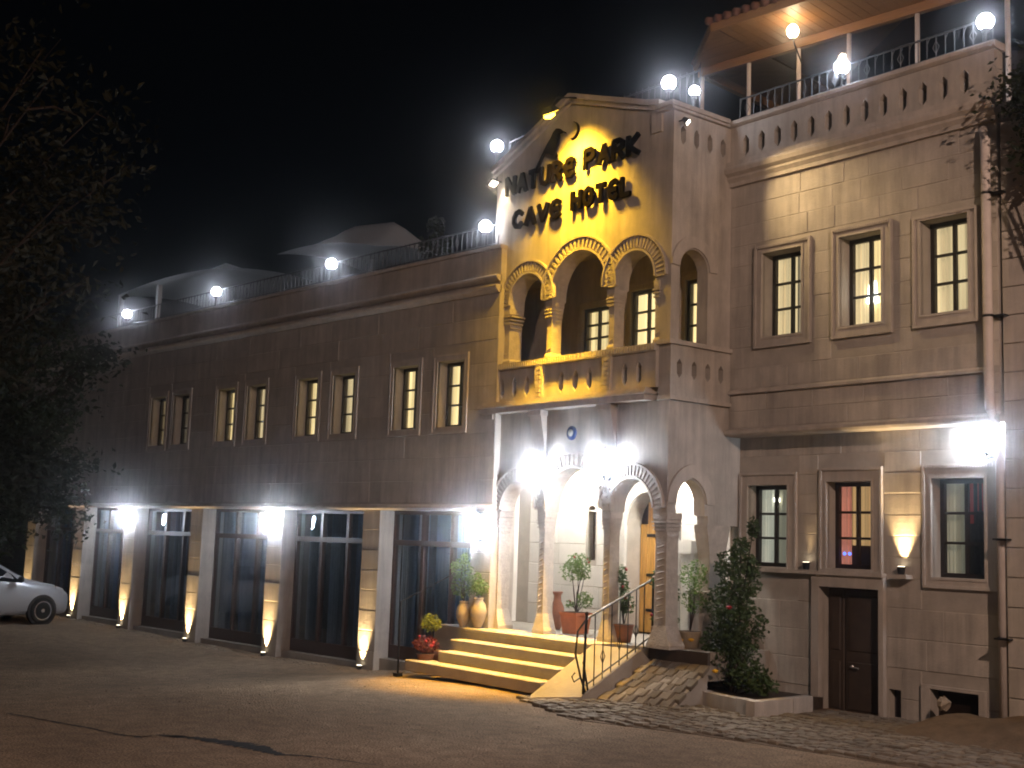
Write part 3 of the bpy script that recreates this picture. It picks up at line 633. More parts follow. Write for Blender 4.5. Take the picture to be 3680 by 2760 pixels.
# ================================================================ paving
pav = bpy.data.objects.new('pavement', None); COL.objects.link(pav); pav.matrix_world = FT; pav['kind'] = 'structure'
build('paving_bed', MB().prism([(-1.1, -1.55), (.7, -2.25), (2.2, -1.75), (5.2, -1.25), (5.2, 1.5), (-.42, 1.4), (-.42, -.6), (-1.1, -1.4)], None, -.2, .006, 'z'), 'dirt', pav)
def inpoly(x, y, P):
    c = False; j = len(P)-1
    for i in range(len(P)):
        if (P[i][1] > y) != (P[j][1] > y) and x < (P[j][0]-P[i][0])*(y-P[i][1])/(P[j][1]-P[i][1])+P[i][0]: c = not c
        j = i
    return c
PV = [(-1.05, -1.62), (.7, -2.2), (2.2, -1.7), (5.1, -1.2), (5.1, 1.4), (1.75, 1.4), (1.72, -.2), (0, .18), (-.38, -.66), (-.42, -1.1)]
def stone(mb, x, y, w, h, z0, z1, a=0.0, tilt=0.0, ins=.86, c=.014):
    ca, sa = math.cos(a), math.sin(a)
    def q(px, py, pz): return (x+px*ca-py*sa, y+px*sa+py*ca, pz+tilt*py)
    A = [(-w, -h), (w, -h), (w, h), (-w, h)]
    A = [(u*random.uniform(.9, 1.02), v*random.uniform(.9, 1.02)) for u, v in A]
    vs = [q(u, v, z0) for u, v in A]+[q(u, v, z1-c) for u, v in A]+[q(u*ins, v*ins, z1+random.uniform(-.006, .006)) for u, v in A]
    f = [(8, 9, 10, 11)]
    for i in range(4):
        j = (i+1) % 4; f += [(i, j, 4+j, 4+i), (4+i, 4+j, 8+j, 8+i)]
    mb.add(vs, f)
stones = []
row = 0; y = -2.25
while y < 1.42:
    x = -1.1+(.08 if row % 2 else 0)
    while x < 5.1:
        w = random.uniform(.13, .19)
        if inpoly(x+w/2, y, PV): stones.append((x+w/2, y+random.uniform(-.012, .012), w/2-.008, .058, random.uniform(-.08, .08)))
        x += w
    y += .132; row += 1
stones.sort(key=lambda s_: (FT @ Vector((s_[0], s_[1], 0))).length)
rest = MB()
for i, (x, y, w, h, a) in enumerate(stones):
    z = random.uniform(.022, .045)
    if i < 290: m_ = MB(); stone(m_, x, y, w, h, -.05, z, a); build('paving_stone', m_, 'cobble', pav)
    else: stone(rest, x, y, w, h, -.05, z, a)
if rest.v: tag(build('paving_stones', rest, 'cobble', pav), kind='stuff')
# cobbles set into the side slope
for j in range(6):
    for i in range(6):
        u = (i+.5+(.25 if j % 2 else -.2))/6; v = (j+.5)/6
        if not .03 < u < .96: continue
        pa = Vector((-.40, -.80, .03)).lerp(Vector((.60, -.46, .03)), u); pb = Vector((-.40, .165, .50)).lerp(Vector((.60, .165, .50)), u); p_ = pa.lerp(pb, v); ln_ = (pb-pa)
        m_ = MB(); stone(m_, 0, 0, .081, ln_.length/6*.5, -.05, .004, random.uniform(-.03, .03), ins=.92, c=.008, tilt=ln_.z/math.hypot(ln_.x, ln_.y)); m_.v = [(q[0]+p_.x, q[1]+p_.y, q[2]+p_.z) for q in m_.v]; build('slope_cobble', m_, 'cobble', slope)
# crack in the road, filled with tar
def zst(x, y, up=.004): return (x, y, ground(x)+up)
pts = [(-13.48, 5.42), (-12.75, 5.57), (-12.13, 5.7), (-11.59, 5.77), (-11.33, 5.88), (-11.37, 6.06), (-11.16, 6.22), (-10.84, 6.37), (-10.51, 6.45), (-10.21, 6.5), (-9.84, 6.47), (-9.53, 6.71), (-8.86, 6.92)]
ww = [.02, .03, .03, .03, .05, .03, .10, .12, .16, .14, .07, .02, .015]
t = MB(); fine = []
for i in range(len(pts)-1):
    for k in range(10):
        f_ = k/10; fine.append((pts[i][0]+(pts[i+1][0]-pts[i][0])*f_, pts[i][1]+(pts[i+1][1]-pts[i][1])*f_, ww[i]+(ww[i+1]-ww[i])*f_))
for x, y, w in fine:
    jx = random.uniform(-.03, .03); w1 = w*random.uniform(.3, 1.1); w2_ = w*random.uniform(.3, 1.1)
    t.v += [zst(x+jx, y-w1), zst(x+jx, y+w2_)]
t.f = [(2*i, 2*i+2, 2*i+3, 2*i+1) for i in range(len(fine)-1)]
tag(build('road_crack', t, 'crack'), kind='structure')

t = MB(); random.seed(21)
for k in range(900):
    if k < 520: x = random.uniform(-29, -15.5); y = 12.9-abs(random.gauss(0, .22))
    else: x = random.uniform(-20, -5); y = random.uniform(6, 11.8)
    r_ = random.uniform(.008, .026) if k < 520 else random.uniform(.006, .018); p0 = (x, y, ground(x)+r_*.2)
    t.add([(p0[0]+r_*a*random.uniform(.7, 1.2), p0[1]+r_*b_*random.uniform(.7, 1.2), p0[2]+r_*c*.7) for a, b_, c in ((1, 0, 0), (-1, 0, 0), (0, 1, 0), (0, -1, 0), (0, 0, 1), (0, 0, -1))], [(0, 2, 4), (2, 1, 4), (1, 3, 4), (3, 0, 4), (2, 0, 5), (1, 2, 5), (3, 1, 5), (0, 3, 5)])
tag(build('gravel', t, 'rock'), 'loose gravel scattered on the street and along the plinth', None, None, 'stuff')
random.seed(11)
# ================================================================ lamps
def globe_lamp(label, loc, post=.22, r=.10):
    g = thing('globe_lamp', label, 'lamp', Matrix.Translation(loc), 'white globe lamps along the roof railings')
    build('globe', MB().sphere((0, 0, 0), r, 14, 10), 'globe', g, smooth=True)
    build('collar', MB().lathe([(.045, -r-.03), (.05, -r+.012)], 10), 'rail', g)
    build('post', MB().tube([(0, 0, -r-.03), (0, 0, -r-post)], .016, 8), 'rail', g)
    return g
for x, z, lb in ((-27.0, 6.93, 'globe lamp under the far left tent at the end of the roof railing'), (-22.95, 6.96, 'globe lamp on roof railing beside the tent with square posts'),
                 (-18.8, 6.97, 'globe lamp on roof railing in front of the curved white canopy'), (-14.55, 6.985, 'globe lamp on roof railing just left of the entrance tower')):
    globe_lamp(lb, (x, 12.93, z))
globe_lamp('globe lamp beside the left slope of the gable', tp(-3.98, .02, 8.36), .40)
globe_lamp('globe lamp above the right corner of the gabled tower', tp(-.16, .05, 8.40), .20)
globe_lamp('slightly lower globe lamp on the side parapet of the tower', tp(-.02, .42, 8.34), .16, .075)
globe_lamp('globe lamp on the parapet below the timber pavilion roof', tp(1.86, D1+.03, 8.38), .2)
globe_lamp('globe lamp at the right end of the slotted roof parapet', tp(3.92, D1+.03, 8.36), .2)

def lantern(label, mtx, mname='lant', scale=1.0, group='wall lanterns on the facade'):
    g = thing('wall_lantern', label, 'lantern', mtx @ Matrix.Scale(scale, 4), group)      # local: wall at y=0, lamp in front (-y)
    t = MB(); t.box(-.05, .05, -.02, 0, -.2, .12); t.tube([(0, -.01, -.14), (0, -.07, -.2), (0, -.11, -.17)], .011, 6); build('bracket', t, 'iron', g)
    build('glass', MB().lathe([(.045, -.13), (.085, .08), (.07, .10)], 6, (0, -.11, 0)), mname, g)
    build('roof_cap', MB().lathe([(.10, .10), (.06, .155), (.02, .19), (.012, .22), (.018, .23), (.001, .25)], 6, (0, -.11, 0)), 'iron', g)
    t = MB()
    for k in range(6):
        a = 2*math.pi*(k+.5)/6; t.tube([(.047*math.cos(a), -.11+.047*math.sin(a), -.13), (.088*math.cos(a), -.11+.088*math.sin(a), .08)], .006, 4)
    t.lathe([(.05, -.13), (.03, -.16), (.012, -.18), (.016, -.20), (.001, -.225)], 6, (0, -.11, 0)); build('cage', t, 'iron', g)
    return g
lantern('white lantern on the third pillar from the parked car', FL @ Matrix.Translation((-26.10, 0, 2.22)))
lantern('white lantern on the middle pillar of the glazed ground floor', FL @ Matrix.Translation((-20.18, 0, 2.22)))
lantern('white lantern on the last pillar beside the entrance steps', FL @ Matrix.Translation((-14.40, 0, 2.20)), scale=1.15)
lantern('white lantern above the column left of the middle entrance arch', FT @ Matrix.Translation((-2.50, -.02, 3.06)), scale=1.05)
lantern('white lantern above the column right of the middle entrance arch', FT @ Matrix.Translation((-1.08, -.02, 3.09)), scale=1.05)
lantern('white lantern beside the downpipe above the far right window', FT @ Matrix.Translation((3.80, D2, 3.34)))
for s_, lb in ((-3.25, 'round white lamp under the porch ceiling behind the left arch'), (-1.05, 'round white lamp under the porch ceiling behind the right arch')):
    pl = thing('porch_ceiling_lamp', lb, 'lamp', FT @ Matrix.Translation((s_, 1.08, 3.45)))
    build('globe', MB().sphere((0, 0, -.13), .09, 14, 8), 'porchlamp', pl, smooth=True); build('rose', MB().lathe([(.07, -.045), (.03, -.02), (.03, 0)], 12), 'iron', pl)

def uplight(label, mtx, energy, aim, ang=42):
    g = thing('uplight', label, 'uplight', mtx, 'warm uplights grazing the stone')
    build('housing', MB().lathe([(.035, 0), (.045, .02), (.05, .09), (.055, .095)], 12), 'blackplastic', g, smooth=True)
    build('lens', MB().lathe([(.044, .096), (.043, .099)], 12), 'uplens', g)
    p = mtx @ Vector((0, 0, .115)); a = mtx @ Vector(aim)
    light('uplight_beam', 'SPOT', energy, (1.0, .68, .32), p, a, size=.035, angle=ang, blend=1.0)
ul = ['uplight at the pillar hidden behind the silver car', 'uplight at the pillar just right of the silver car nose', 'uplight below the leftmost lit lantern', 'uplight at the pillar between the two far lanterns',
      'uplight below the middle lantern', 'uplight at the pillar left of the entrance steps']
for (a, b), lb in zip(PX[:6], ul):
    x = (a+b)/2-.06; uplight(lb, FL @ Matrix.Translation((x, -.07, ground(x)-.03)), 640, (.0, .09, 1.0), 54)
uplight('bright uplight on the wall between the two right-hand ground-floor windows', FT @ Matrix.Translation((2.63, D2-.075, 1.752)), 300, (0, .06, 1.0), 60)
uplight('faint uplight on the ledge between the two left ground-floor windows of the right wing', FT @ Matrix.Translation((1.20, D2-.07, 1.756)), 12.0, (.05, .06, .8), 40)
for s_ in (2.63,): hp('uplight_shelf', MB().box(s_-.12, s_+.12, D2-.16, D2+.02, 1.70, 1.75), 'tuff_trim')

def flood(label, mtx, aim, energy, col, lens, ang, wide=.09, high=.07, soft=.04):
    g = thing('floodlight', label, 'floodlight', mtx)
    d = Vector(aim).normalized(); q = d.to_track_quat('-Z', 'Y').to_matrix().to_4x4()
    build('housing', MB().loftrect([(wide*.6, high*.6, .09), (wide, high, .02), (wide, high, .0)], 0, 0), 'blackplastic', g, q)
    build('lens', MB().box(-wide*.88, wide*.88, -high*.85, high*.85, -.004, -.001), lens, g, q)
    p = mtx @ (d*.02); light('flood_beam', 'SPOT', energy, col, p, mtx @ (d*1.0), size=soft, angle=ang, blend=1.0)
    return g
fa = flood('amber floodlight hanging on an arm in front of the gable top', FT @ Matrix.Translation((-1.85, -.66, 8.22)), (-.03, .60, -1.0), 2700, (1.0, .55, .03), 'amberlens', 104, .13, .06, .13)
light('flood_core_beam', 'SPOT', 50000, (1.0, .54, .03), tp(-1.86, -.66, 8.16), tp(-2.35, -.55, .4), size=.05, angle=35, blend=1.0)
build('lamp_glass', MB().tube([(-.10, -.02, -.05), (0, -.02, -.065), (.10, -.02, -.05)], [.025, .038, .025], 8), 'amberlens', fa, smooth=True)
build('arm', MB().tube([(0, .0, .10), (0, .12, .26), (-.1, .66, .42)], .014, 6), 'iron', fa)
fb = flood('white halogen floodlight on the left corner of the tower', FT @ Matrix.Translation((-3.80, -.16, 7.66)), (.55, .12, -.8), 60, (1.0, .80, .55), 'halolens', 130, .075, .06)
build('arm', MB().tube([(0, .02, .05), (0, .17, .06)], .01, 6), 'iron', fb)
fc = flood('white halogen floodlight on the right corner of the tower aimed at the right wing', FT @ Matrix.Translation((.17, .10, 7.76)), (1.55, 1.02, -1.5), 420, (1.0, .70, .34), 'halolens', 60, .05, .04)
build('arm', MB().tube([(0, .0, .05), (-.17, .0, .06)], .01, 6), 'iron', fc)

# street lamp across the road: the light that brings the ground and facade out of the dark
slp = thing('street_lamp', 'tall street lamp standing across the road from the hotel', 'street lamp', Matrix.Translation((4.2, 3.0, 0)))
build('pole', MB().tube([(0, 0, 0), (0, 0, 4), (0, 0, 8.2)], [.09, .07, .05], 10), 'rail', slp)
build('arm', MB().tube([(0, 0, 8.2), (-.4, .3, 8.5), (-1.0, .7, 8.6)], .035, 8), 'rail', slp)
build('lamp_head', MB().loftrect([(.10, .10, 8.68), (.16, .16, 8.60), (.16, .16, 8.55)], -1.1, .77), 'rail', slp)
light('street_lamp_beam', 'SPOT', 6400, (1.0, .68, .53), (4.2-1.1, 3.77, 8.50), (-9, 12, 1.0), size=.12, angle=150, blend=.4)

# ================================================================ sign
GL = {'N': [[(0, 0), (0, 1), (.75, 0), (.75, 1)]], 'A': [[(0, 0), (.38, 1), (.76, 0)], [(.16, .36), (.62, .36)]], 'T': [[(0, .95), (.74, .95)], [(.37, .95), (.37, 0)]],
      'U': [[(0, 1), (0, .35), (.1, .1), (.37, .02), (.64, .1), (.74, .35), (.74, 1)]], 'R': [[(0, 0), (0, 1), (.45, 1), (.66, .86), (.66, .64), (.45, .5), (0, .5)], [(.34, .5), (.74, 0)]],
      'E': [[(.72, .84), (.5, .98), (.22, .92), (.04, .66), (.04, .34), (.22, .08), (.5, .02), (.72, .16)], [(.06, .5), (.62, .5)]],
      'P': [[(0, 0), (0, 1), (.45, 1), (.68, .86), (.68, .62), (.45, .47), (0, .47)]], 'K': [[(0, 0), (0, 1)], [(.7, 1), (.05, .48), (.74, 0)]],
      'C': [[(.72, .80), (.5, .98), (.22, .92), (.04, .66), (.04, .34), (.22, .08), (.5, .02), (.72, .2)]], 'V': [[(0, 1), (.38, 0), (.76, 1)]], 'H': [[(0, 0), (0, 1)], [(.72, 0), (.72, 1)], [(0, .5), (.72, .5)]],
      'O': [[(.37, .98), (.12, .86), (.02, .5), (.12, .14), (.37, .02), (.62, .14), (.74, .5), (.62, .86), (.37, .98)]], 'L': [[(0, 1), (0, .03), (.66, .03)]]}
sign = thing('hotel_sign', 'dark raised letters NATURE PARK CAVE HOTEL on the amber-lit gable', 'sign', FT @ Matrix.Translation((0, -.022, 0)))
def ribbon(mb, pts, w, y0, y1):
    for k in range(len(pts)-1):
        a, b = Vector(pts[k]), Vector(pts[k+1]); d = (b-a).normalized(); n = Vector((-d.y, d.x)); e = d*w*.42
        P4 = [a-e+n*w, b+e+n*w, b+e-n*w, a-e-n*w]
        mb.prism([(p.x, p.y) for p in P4], None, y0-.0008*k, y1, 'y')
def word(txt, xa, xb, z0, h):
    n = len(txt); adv = (xb-xa)/n
    for i, ch in enumerate(txt):
        if ch == ' ': continue
        t = MB(); sx = adv*.92
        for j, st in enumerate(GL[ch]): ribbon(t, [(xa+i*adv+p[0]*sx*.98+.025, z0+p[1]*h) for p in st], .036, -.055-.002*j, -.012)
        # studs that hold the letter off the stone
        for p in (GL[ch][0][0], GL[ch][0][-1]): t.tube([(xa+i*adv+p[0]*sx*.98+.025, -.02, z0+p[1]*h), (xa+i*adv+p[0]*sx*.98+.025, .09, z0+p[1]*h)], .006, 5)
        build('letter_'+ch.lower(), t, 'sign', sign)
word('NATURE', -3.60, -1.92, 7.44, .27); word('PARK', -1.76, -.55, 7.48, .27); word('CAVE', -3.40, -2.20, 6.87, .25); word('HOTEL', -2.02, -.70, 6.91, .26)
t = MB(); t.prism([(-2.86, 7.74), (-2.80, 7.74), (-2.66, 7.93), (-2.56, 7.90), (-2.50, 7.86), (-2.44, 7.84), (-2.40, 7.80), (-2.37, 7.83), (-2.42, 7.90), (-2.36, 8.0), (-2.33, 8.11), (-2.34, 8.16), (-2.27, 8.165), (-2.19, 8.13), (-2.20, 8.155), (-2.28, 8.20), (-2.33, 8.24), (-2.40, 8.255), (-2.47, 8.21), (-2.52, 8.13), (-2.60, 8.06), (-2.68, 7.96), (-2.76, 7.86)], None, -.05, -.01)
emb = thing('bird_emblem', 'dark metal silhouette of a perched bird above the sign letters', 'emblem', FT @ Matrix.Translation((0, -.03, 0))); build('bird', t, 'sign', emb)
t = MB(); t.prism(arc(-2.07, 8.155, .135, 75, -105, 24)+arc(-2.07, 8.155, .122, -105, 75, 24), None, -.02, .02); build('moon_ring', t, 'sign', emb)
nz_ = thing('eye_amulet', 'round blue glass eye amulet hanging over the middle entrance arch', 'amulet', FT @ Matrix.Translation((-1.90, -.02, 3.575)) @ Matrix.Rotation(R(90), 4, 'X'))
build('blue_ring', MB().lathe([(.105, 0), (.105, .015), (.09, .028), (.05, .03)], 24), 'nazar_blue', nz_, smooth=True); build('white_eye', MB().lathe([(.052, .028), (.05, .036), (.001, .038)], 20), 'nazar_white', nz_, smooth=True)

# ================================================================ roof railings
def railing(label, a, b, h, step=.125, diamonds=True):
    g = thing('roof_railing', label, 'railing', Matrix.Translation(a))
    a = Vector(a); b = Vector(b); d = b-a; n = int(d.length/step); t = MB(); u = d.normalized()
    build('top_rail', MB().tube([(0, 0, h), tuple(d+Vector((0, 0, h)))], .013, 6), 'rail', g); build('bottom_rail', MB().tube([(0, 0, .05), tuple(d+Vector((0, 0, .05)))], .010, 6), 'rail', g)
    for i in range(n+1):
        p = d*(i/n); t.tube([p, p+Vector((0, 0, h*1.06))], .008, 5)
        if diamonds and i % 4 == 1: t.tube([p+Vector((0, 0, h*.3)), p+Vector((0, 0, h*.55))+u*.045, p+Vector((0, 0, h*.8)), p+Vector((0, 0, h*.55))-u*.045, p+Vector((0, 0, h*.3))], .006, 4, caps=False)
        elif i % 2 == 0: t.tube([p+Vector((0, 0, h))+u*.05, p+Vector((0, 0, h*.85))+u*.015, p+Vector((0, 0, h*.72))], .006, 4)
    tag(build('balusters', t, 'rail', g), kind='stuff'); return g
railing('wrought iron railing along the roof edge of the long left wing', (-30.5, 12.99, 6.64), (-14.3, 12.99, 6.64), .36)
railing('wrought iron railing on the parapet above the right wing', tp(.1, D1+.05, 8.065), tp(4.0, D1+.05, 8.065), .33)
railing('wrought iron railing behind the right slope of the gable', tp(-1.9, .62, 8.0), tp(-.1, .62, 8.0), .72)
railing('wrought iron railing behind the left slope of the gable', tp(-3.95, .25, 7.75), tp(-2.9, .45, 7.95), .72)

# ================================================================ timber pavilion on the roof terrace
pvl = thing('roof_pavilion', 'timber pavilion with tiled eaves and boarded soffit on the roof terrace', 'pavilion', FT @ Matrix.Translation((0, 2.52, 0)) @ Matrix.Rotation(.10, 4, 'Z') @ Matrix.Translation((0, -2.6, 0)))
IN, OUT, ZI, ZO = 2.6, 1.55, 9.68, 9.70
nb_ = 46
for i in range(nb_):
    xa = -.62+(6.4+.62)*i/nb_; xb = -.62+(6.4+.62)*(i+1)/nb_
    f0 = max(0, min(1, (xa+.62)/.05)) if i == 0 else 1
    xi = max(xa, -1.80); build('soffit_board', MB().add([(xa+.004, OUT, ZO), (xb-.003, OUT, ZO), (xb-.003, IN, ZI), (xa+.004, IN, ZI), (xa+.004, OUT, ZO+.02), (xb-.003, OUT, ZO+.02), (xb-.003, IN, ZI+.02), (xa+.004, IN, ZI+.02)], [(0, 1, 2, 3), (4, 7, 6, 5), (0, 4, 5, 1), (1, 5, 6, 2), (2, 6, 7, 3), (3, 7, 4, 0)]), 'soffit', pvl)
# boards under the left eave, running back
for i in range(14):
    ya = OUT+(5.5-OUT)*i/14; yb = OUT+(5.5-OUT)*(i+1)/14
    xl = -.62; xr0 = -.62-0.0; w_ = 1.25
    a0 = -1.75; build('soffit_board', MB().box(a0, -.64, ya+.003, yb-.003, ZO-.001, ZO+.018) if ya >= IN-.01 else MB().add([(-.64-1.11*(ya-OUT)/(IN-OUT), ya+.003, ZO), (-.64, ya+.003, ZO), (-.64, yb-.003, ZO), (-.64-1.11*min(1, (yb-OUT)/(IN-OUT)), yb-.003, ZO)], [(0, 1, 2, 3)]), 'soffit', pvl)
t = MB(); t.add([(-.70, OUT-.05, ZO-.04), (6.5, OUT-.05, ZO-.04), (6.5, OUT-.05, ZO+.09), (-.70, OUT-.05, ZO+.09), (-.70, OUT, ZO-.04), (6.5, OUT, ZO-.04), (6.5, OUT, ZO+.09), (-.70, OUT, ZO+.09)], [(0, 1, 2, 3), (4, 7, 6, 5), (0, 4, 5, 1), (3, 2, 6, 7), (0, 3, 7, 4), (1, 5, 6, 2)]); build('fascia', t, 'soffit', pvl)
t = MB(); t.add([(-.70, OUT-.05, ZO-.04), (-1.85, IN, ZO-.04), (-1.85, IN, ZO+.10), (-.70, OUT-.05, ZO+.10), (-.66, OUT, ZO-.04), (-1.80, IN+.03, ZO-.04), (-1.80, IN+.03, ZO+.10), (-.66, OUT, ZO+.10)], [(0, 1, 2, 3), (4, 7, 6, 5), (0, 4, 5, 1), (3, 2, 6, 7)]); build('corner_fascia', t, 'soffit', pvl)
build('roof_slab', MB().add([(-.72, OUT-.05, ZO+.10), (6.5, OUT-.05, ZO+.10), (6.5, 5.0, ZO+1.1), (.8, 5.0, ZO+1.1), (-1.9, IN, ZO+.10), (-1.9, 6, ZO+.1)], [(0, 1, 2, 3), (0, 3, 4), (4, 3, 5)]), 'tile', pvl)
for i in range(44):
    x = -.72+i*.165; t = MB(); t.tube([(x, OUT-.10, ZO+.12), (x+.01, OUT+.35, ZO+.25), (x+.02, OUT+.8, ZO+.39)], .062, 8); build('roof_tile', t, 'tile', pvl, smooth=True)
t = MB(); t.box(-1.75, 6.3, IN, IN+.1, ZI-.14, ZI-.004); t.box(-1.75, -1.65, IN+.1, 5.5, ZI-.14, ZI-.004); build('wall_plate', t, 'soffit', pvl)
for x in (-1.70, -.80, .10, .95, 2.02, 3.3): build('post', MB().tube([(x, IN+.05, 7.35), (x, IN+.05, ZI-.141)], .035, 10), 'pipe', pvl, smooth=True)
for xa, xb in ((-1.65, -.84), (-.76, .06), (.14, .91), (.99, 1.98), (2.06, 3.26)): build('pane', MB().box(xa, xb, IN+.05, IN+.056, 8.0, ZI-.15), 'glass', pvl)
build('back_wall', MB().box(-1.7, 6.3, 5.4, 5.5, 7.35, ZI+.2), 'interior', pvl)
wl_ = thing('pavilion_lantern', 'bright warm lantern under the boarded eave of the roof pavilion', 'lantern', FT @ Matrix.Translation((.50, 1.92, 9.50)))
build('glass', MB().sphere((0, 0, 0), .085, 12, 8, 1.2), 'globe_warm', wl_, smooth=True); build('bracket', MB().tube([(0, .0, -.11), (0, .05, -.2), (-.30, .60, -.24)], .012, 6).lathe([(.05, -.12), (.03, -.10)], 8), 'iron', wl_)

# ================================================================ tents on the left roof
def canopy(label, cx, cy, hx, hy, ze, zt, ridge, posts, grp='tents on the roof terrace', sag=.14, zb=6.3, tilt=0.0):
    g = thing('roof_tent', label, 'tent', Matrix.Translation((cx, cy, zb)), grp); t = MB(); n = 16
    for i in range(n+1):
        for j in range(n+1):
            u = -1+2*i/n; v = -1+2*j/n
            m_ = max(max(0, (abs(u)-ridge)/(1-ridge)), abs(v)); k = 1-m_
            z = ze+(zt-ze)*(k**1.35)+(-sag*(1-abs(u)**2)*(1 if abs(v) > .99 else 0)*0)
            e = sag*((1-u*u) if abs(v) > abs(u) else (1-v*v))*(m_**3)
            t.v.append((u*hx, v*hy, z+e-zb-tilt*u*hx))
    t.f = [(i*(n+1)+j, (i+1)*(n+1)+j, (i+1)*(n+1)+j+1, i*(n+1)+j+1) for i in range(n) for j in range(n)]
    build('canopy', t, 'fabric', g, smooth=True)
    for (px, py) in posts: build('post', MB().box(px*hx-.05, px*hx+.05, py*hy-.05, py*hy+.05, 0, ze-zb+.02), 'fabric', g)
    return g
canopy('curved white canopy tent in the middle of the left roof', -20.35, 15.0, 1.75, 1.2, 7.62, 8.40, .45, ((.0, .0),), tilt=.10)
canopy('grey tent with square posts at the far left of the roof', -26.6, 15.2, 2.6, 1.5, 7.75, 8.5, .0, ((-.96, -.96), (-.2, -.96), (.96, .96), (-.96, .96)))

# ================================================================ plants
def foliage(mb, c, rx, ry, rz, n, size, asp=.5, hollow=.3):
    for _ in range(n):
        while True:
            p = Vector((random.uniform(-1, 1), random.uniform(-1, 1), random.uniform(-1, 1)))
            if hollow < p.length < 1: break
        mb.leaf((c[0]+p.x*rx, c[1]+p.y*ry, c[2]+p.z*rz), size*random.uniform(.6, 1.25), asp)
def stems(mb, base, tips, r=.008):
    for tp_ in tips:
        b = Vector(base); e = Vector(tp_); m_ = (b+e)/2+Vector((random.uniform(-.04, .04), random.uniform(-.04, .04), 0)); mb.tube([b, m_, e], [r, r*.8, r*.4], 5)
def potted(name, label, loc, pot_prof, pm, clumps, lm, sq=False, leafsize=.06, flowers=None, n=16):
    g = thing(name, label, 'plant' if clumps else 'jar', Matrix.Translation(loc))
    top = pot_prof[-1][1] if clumps else 0; rr_ = pot_prof[-1][0]
    build('pot' if clumps else 'body', MB().lathe(pot_prof, 4 if sq else n, sq=False), pm, g, smooth=not sq)
    if clumps:
        build('soil', MB().lathe([(rr_*.9, top-.03), (rr_*.88, top+.004)], 4 if sq else n), 'soil', g)
        t = MB(); stems(t, (0, 0, top-.02), [(c[0], c[1], c[2]) for c in clumps]+[(c[0]+random.uniform(-.5, .5)*c[3], c[1]+random.uniform(-.5, .5)*c[3], c[2]+c[4]*.5) for c in clumps]); build('stem', t, 'bark', g)
        t = MB()
        for (x, y, z, rh, rv, k) in clumps: foliage(t, (x, y, z), rh, rh, rv, k, leafsize, .5, .1)
        build('foliage', t, lm, g)
        for (fm, k, fr) in (flowers or []):
            t = MB()
            for _ in range(k):
                c = random.choice(clumps); a = random.uniform(0, 6.28); q = random.uniform(.3, 1)
                t.sphere((c[0]+c[3]*q*math.cos(a), c[1]+c[3]*q*math.sin(a), c[2]+c[4]*random.uniform(-.4, .9)), fr, 7, 5)
            tag(build('flowers', t, fm, g), kind='stuff')
    return g
JAR = [(.05, 0), (.065, .03), (.12, .16), (.135, .25), (.11, .36), (.07, .42), (.085, .46)]
potted('potted_plant', 'leafy green plant in a pale clay jar beside the last pillar', tp(-3.66, -.26, .662), JAR, 'clay', [(.0, .0, .62, .16, .14, 220), (-.10, -.02, .74, .12, .12, 120)], 'leaf_pale')
potted('potted_plant', 'tall leafy plant in a clay jar at the left of the top step', tp(-3.92, -.34, .662), [(q*.9, z*.85) for q, z in JAR], 'clay', [(-.02, .0, .62, .20, .20, 260), (-.02, -.06, .88, .18, .17, 240), (.05, -.05, 1.02, .10, .10, 90)], 'leaf_pale')
potted('potted_plant', 'lime green and red-leaved plant on the bottom step', tp(-4.05, -.85, .10), [(.13, 0), (.17, .2), (.18, .22)], 'redclay', [(0, 0, .62, .16, .14, 240)], 'leaf_lime')
potted('potted_plant', 'low dark red foliage plant beside the bottom step', tp(-3.92, -1.02, .12), [(.10, 0), (.13, .15), (.14, .16)], 'redclay', [(.0, .0, .30, .2, .13, 260)], 'leaf_red', flowers=[('petal_r', 8, .022)])
potted('potted_tree', 'small ficus tree in a square terracotta planter under the middle arch', tp(-2.42, .62, .664), [(.19, 0), (.23, .26), (.25, .27), (.25, .31)], 'terracotta', [(-.10, .0, .92, .20, .17, 300), (.02, 0, 1.04, .20, .15, 300), (.12, .0, .90, .14, .12, 160), (.16, .02, .50, .13, .13, 200), (-.12, 0, .42, .08, .06, 60)], 'leaf_pale', sq=True, leafsize=.05, flowers=[('petal_r', 5, .018)])
potted('amphora', 'reddish clay amphora standing against the porch wall', tp(-3.12, .86, .664), [(.05, 0), (.07, .03), (.115, .22), (.11, .34), (.06, .44), (.055, .52), (.085, .56), (.085, .58)], 'redclay', None, None)
potted('potted_plant', 'slender dark green plant in a red pot behind the handrail', tp(-1.02, .25, .664), [(.10, 0), (.14, .22), (.155, .24)], 'redclay', [(0, 0, .62, .08, .25, 200), (-.05, 0, .92, .07, .14, 120), (.08, 0, .52, .09, .14, 100)], 'leaf', flowers=[('petal_r', 5, .02)])
potted('potted_plant', 'bushy plant with red blossoms in a pot at the tower corner', tp(-.28, .28, .664), [(.13, 0), (.17, .24), (.18, .26)], 'redclay', [(-.06, 0, .85, .16, .20, 300), (.08, .02, .70, .14, .16, 180), (.02, 0, .36, .2, .08, 140)], 'leaf', flowers=[('petal_r', 10, .025), ('petal_w', 5, .025)])
potted('potted_plant', 'pale-leaved plant seen through the side arch of the tower', tp(-.02, .50, .664), [(.12, 0), (.15, .2), (.16, .22)], 'clay', [(.02, .05, .95, .20, .22, 260), (.06, 0, .62, .18, .16, 160)], 'leaf_pale')
potted('roof_plant', 'small spiky plant on the roof between canopy and tower', (-16.6, 13.6, 6.35), [(.1, 0), (.14, .22)], 'terracotta', [(0, 0, .72, .32, .3, 260), (0, 0, 1.12, .18, .16, 90)], 'leaf_dark', leafsize=.12)

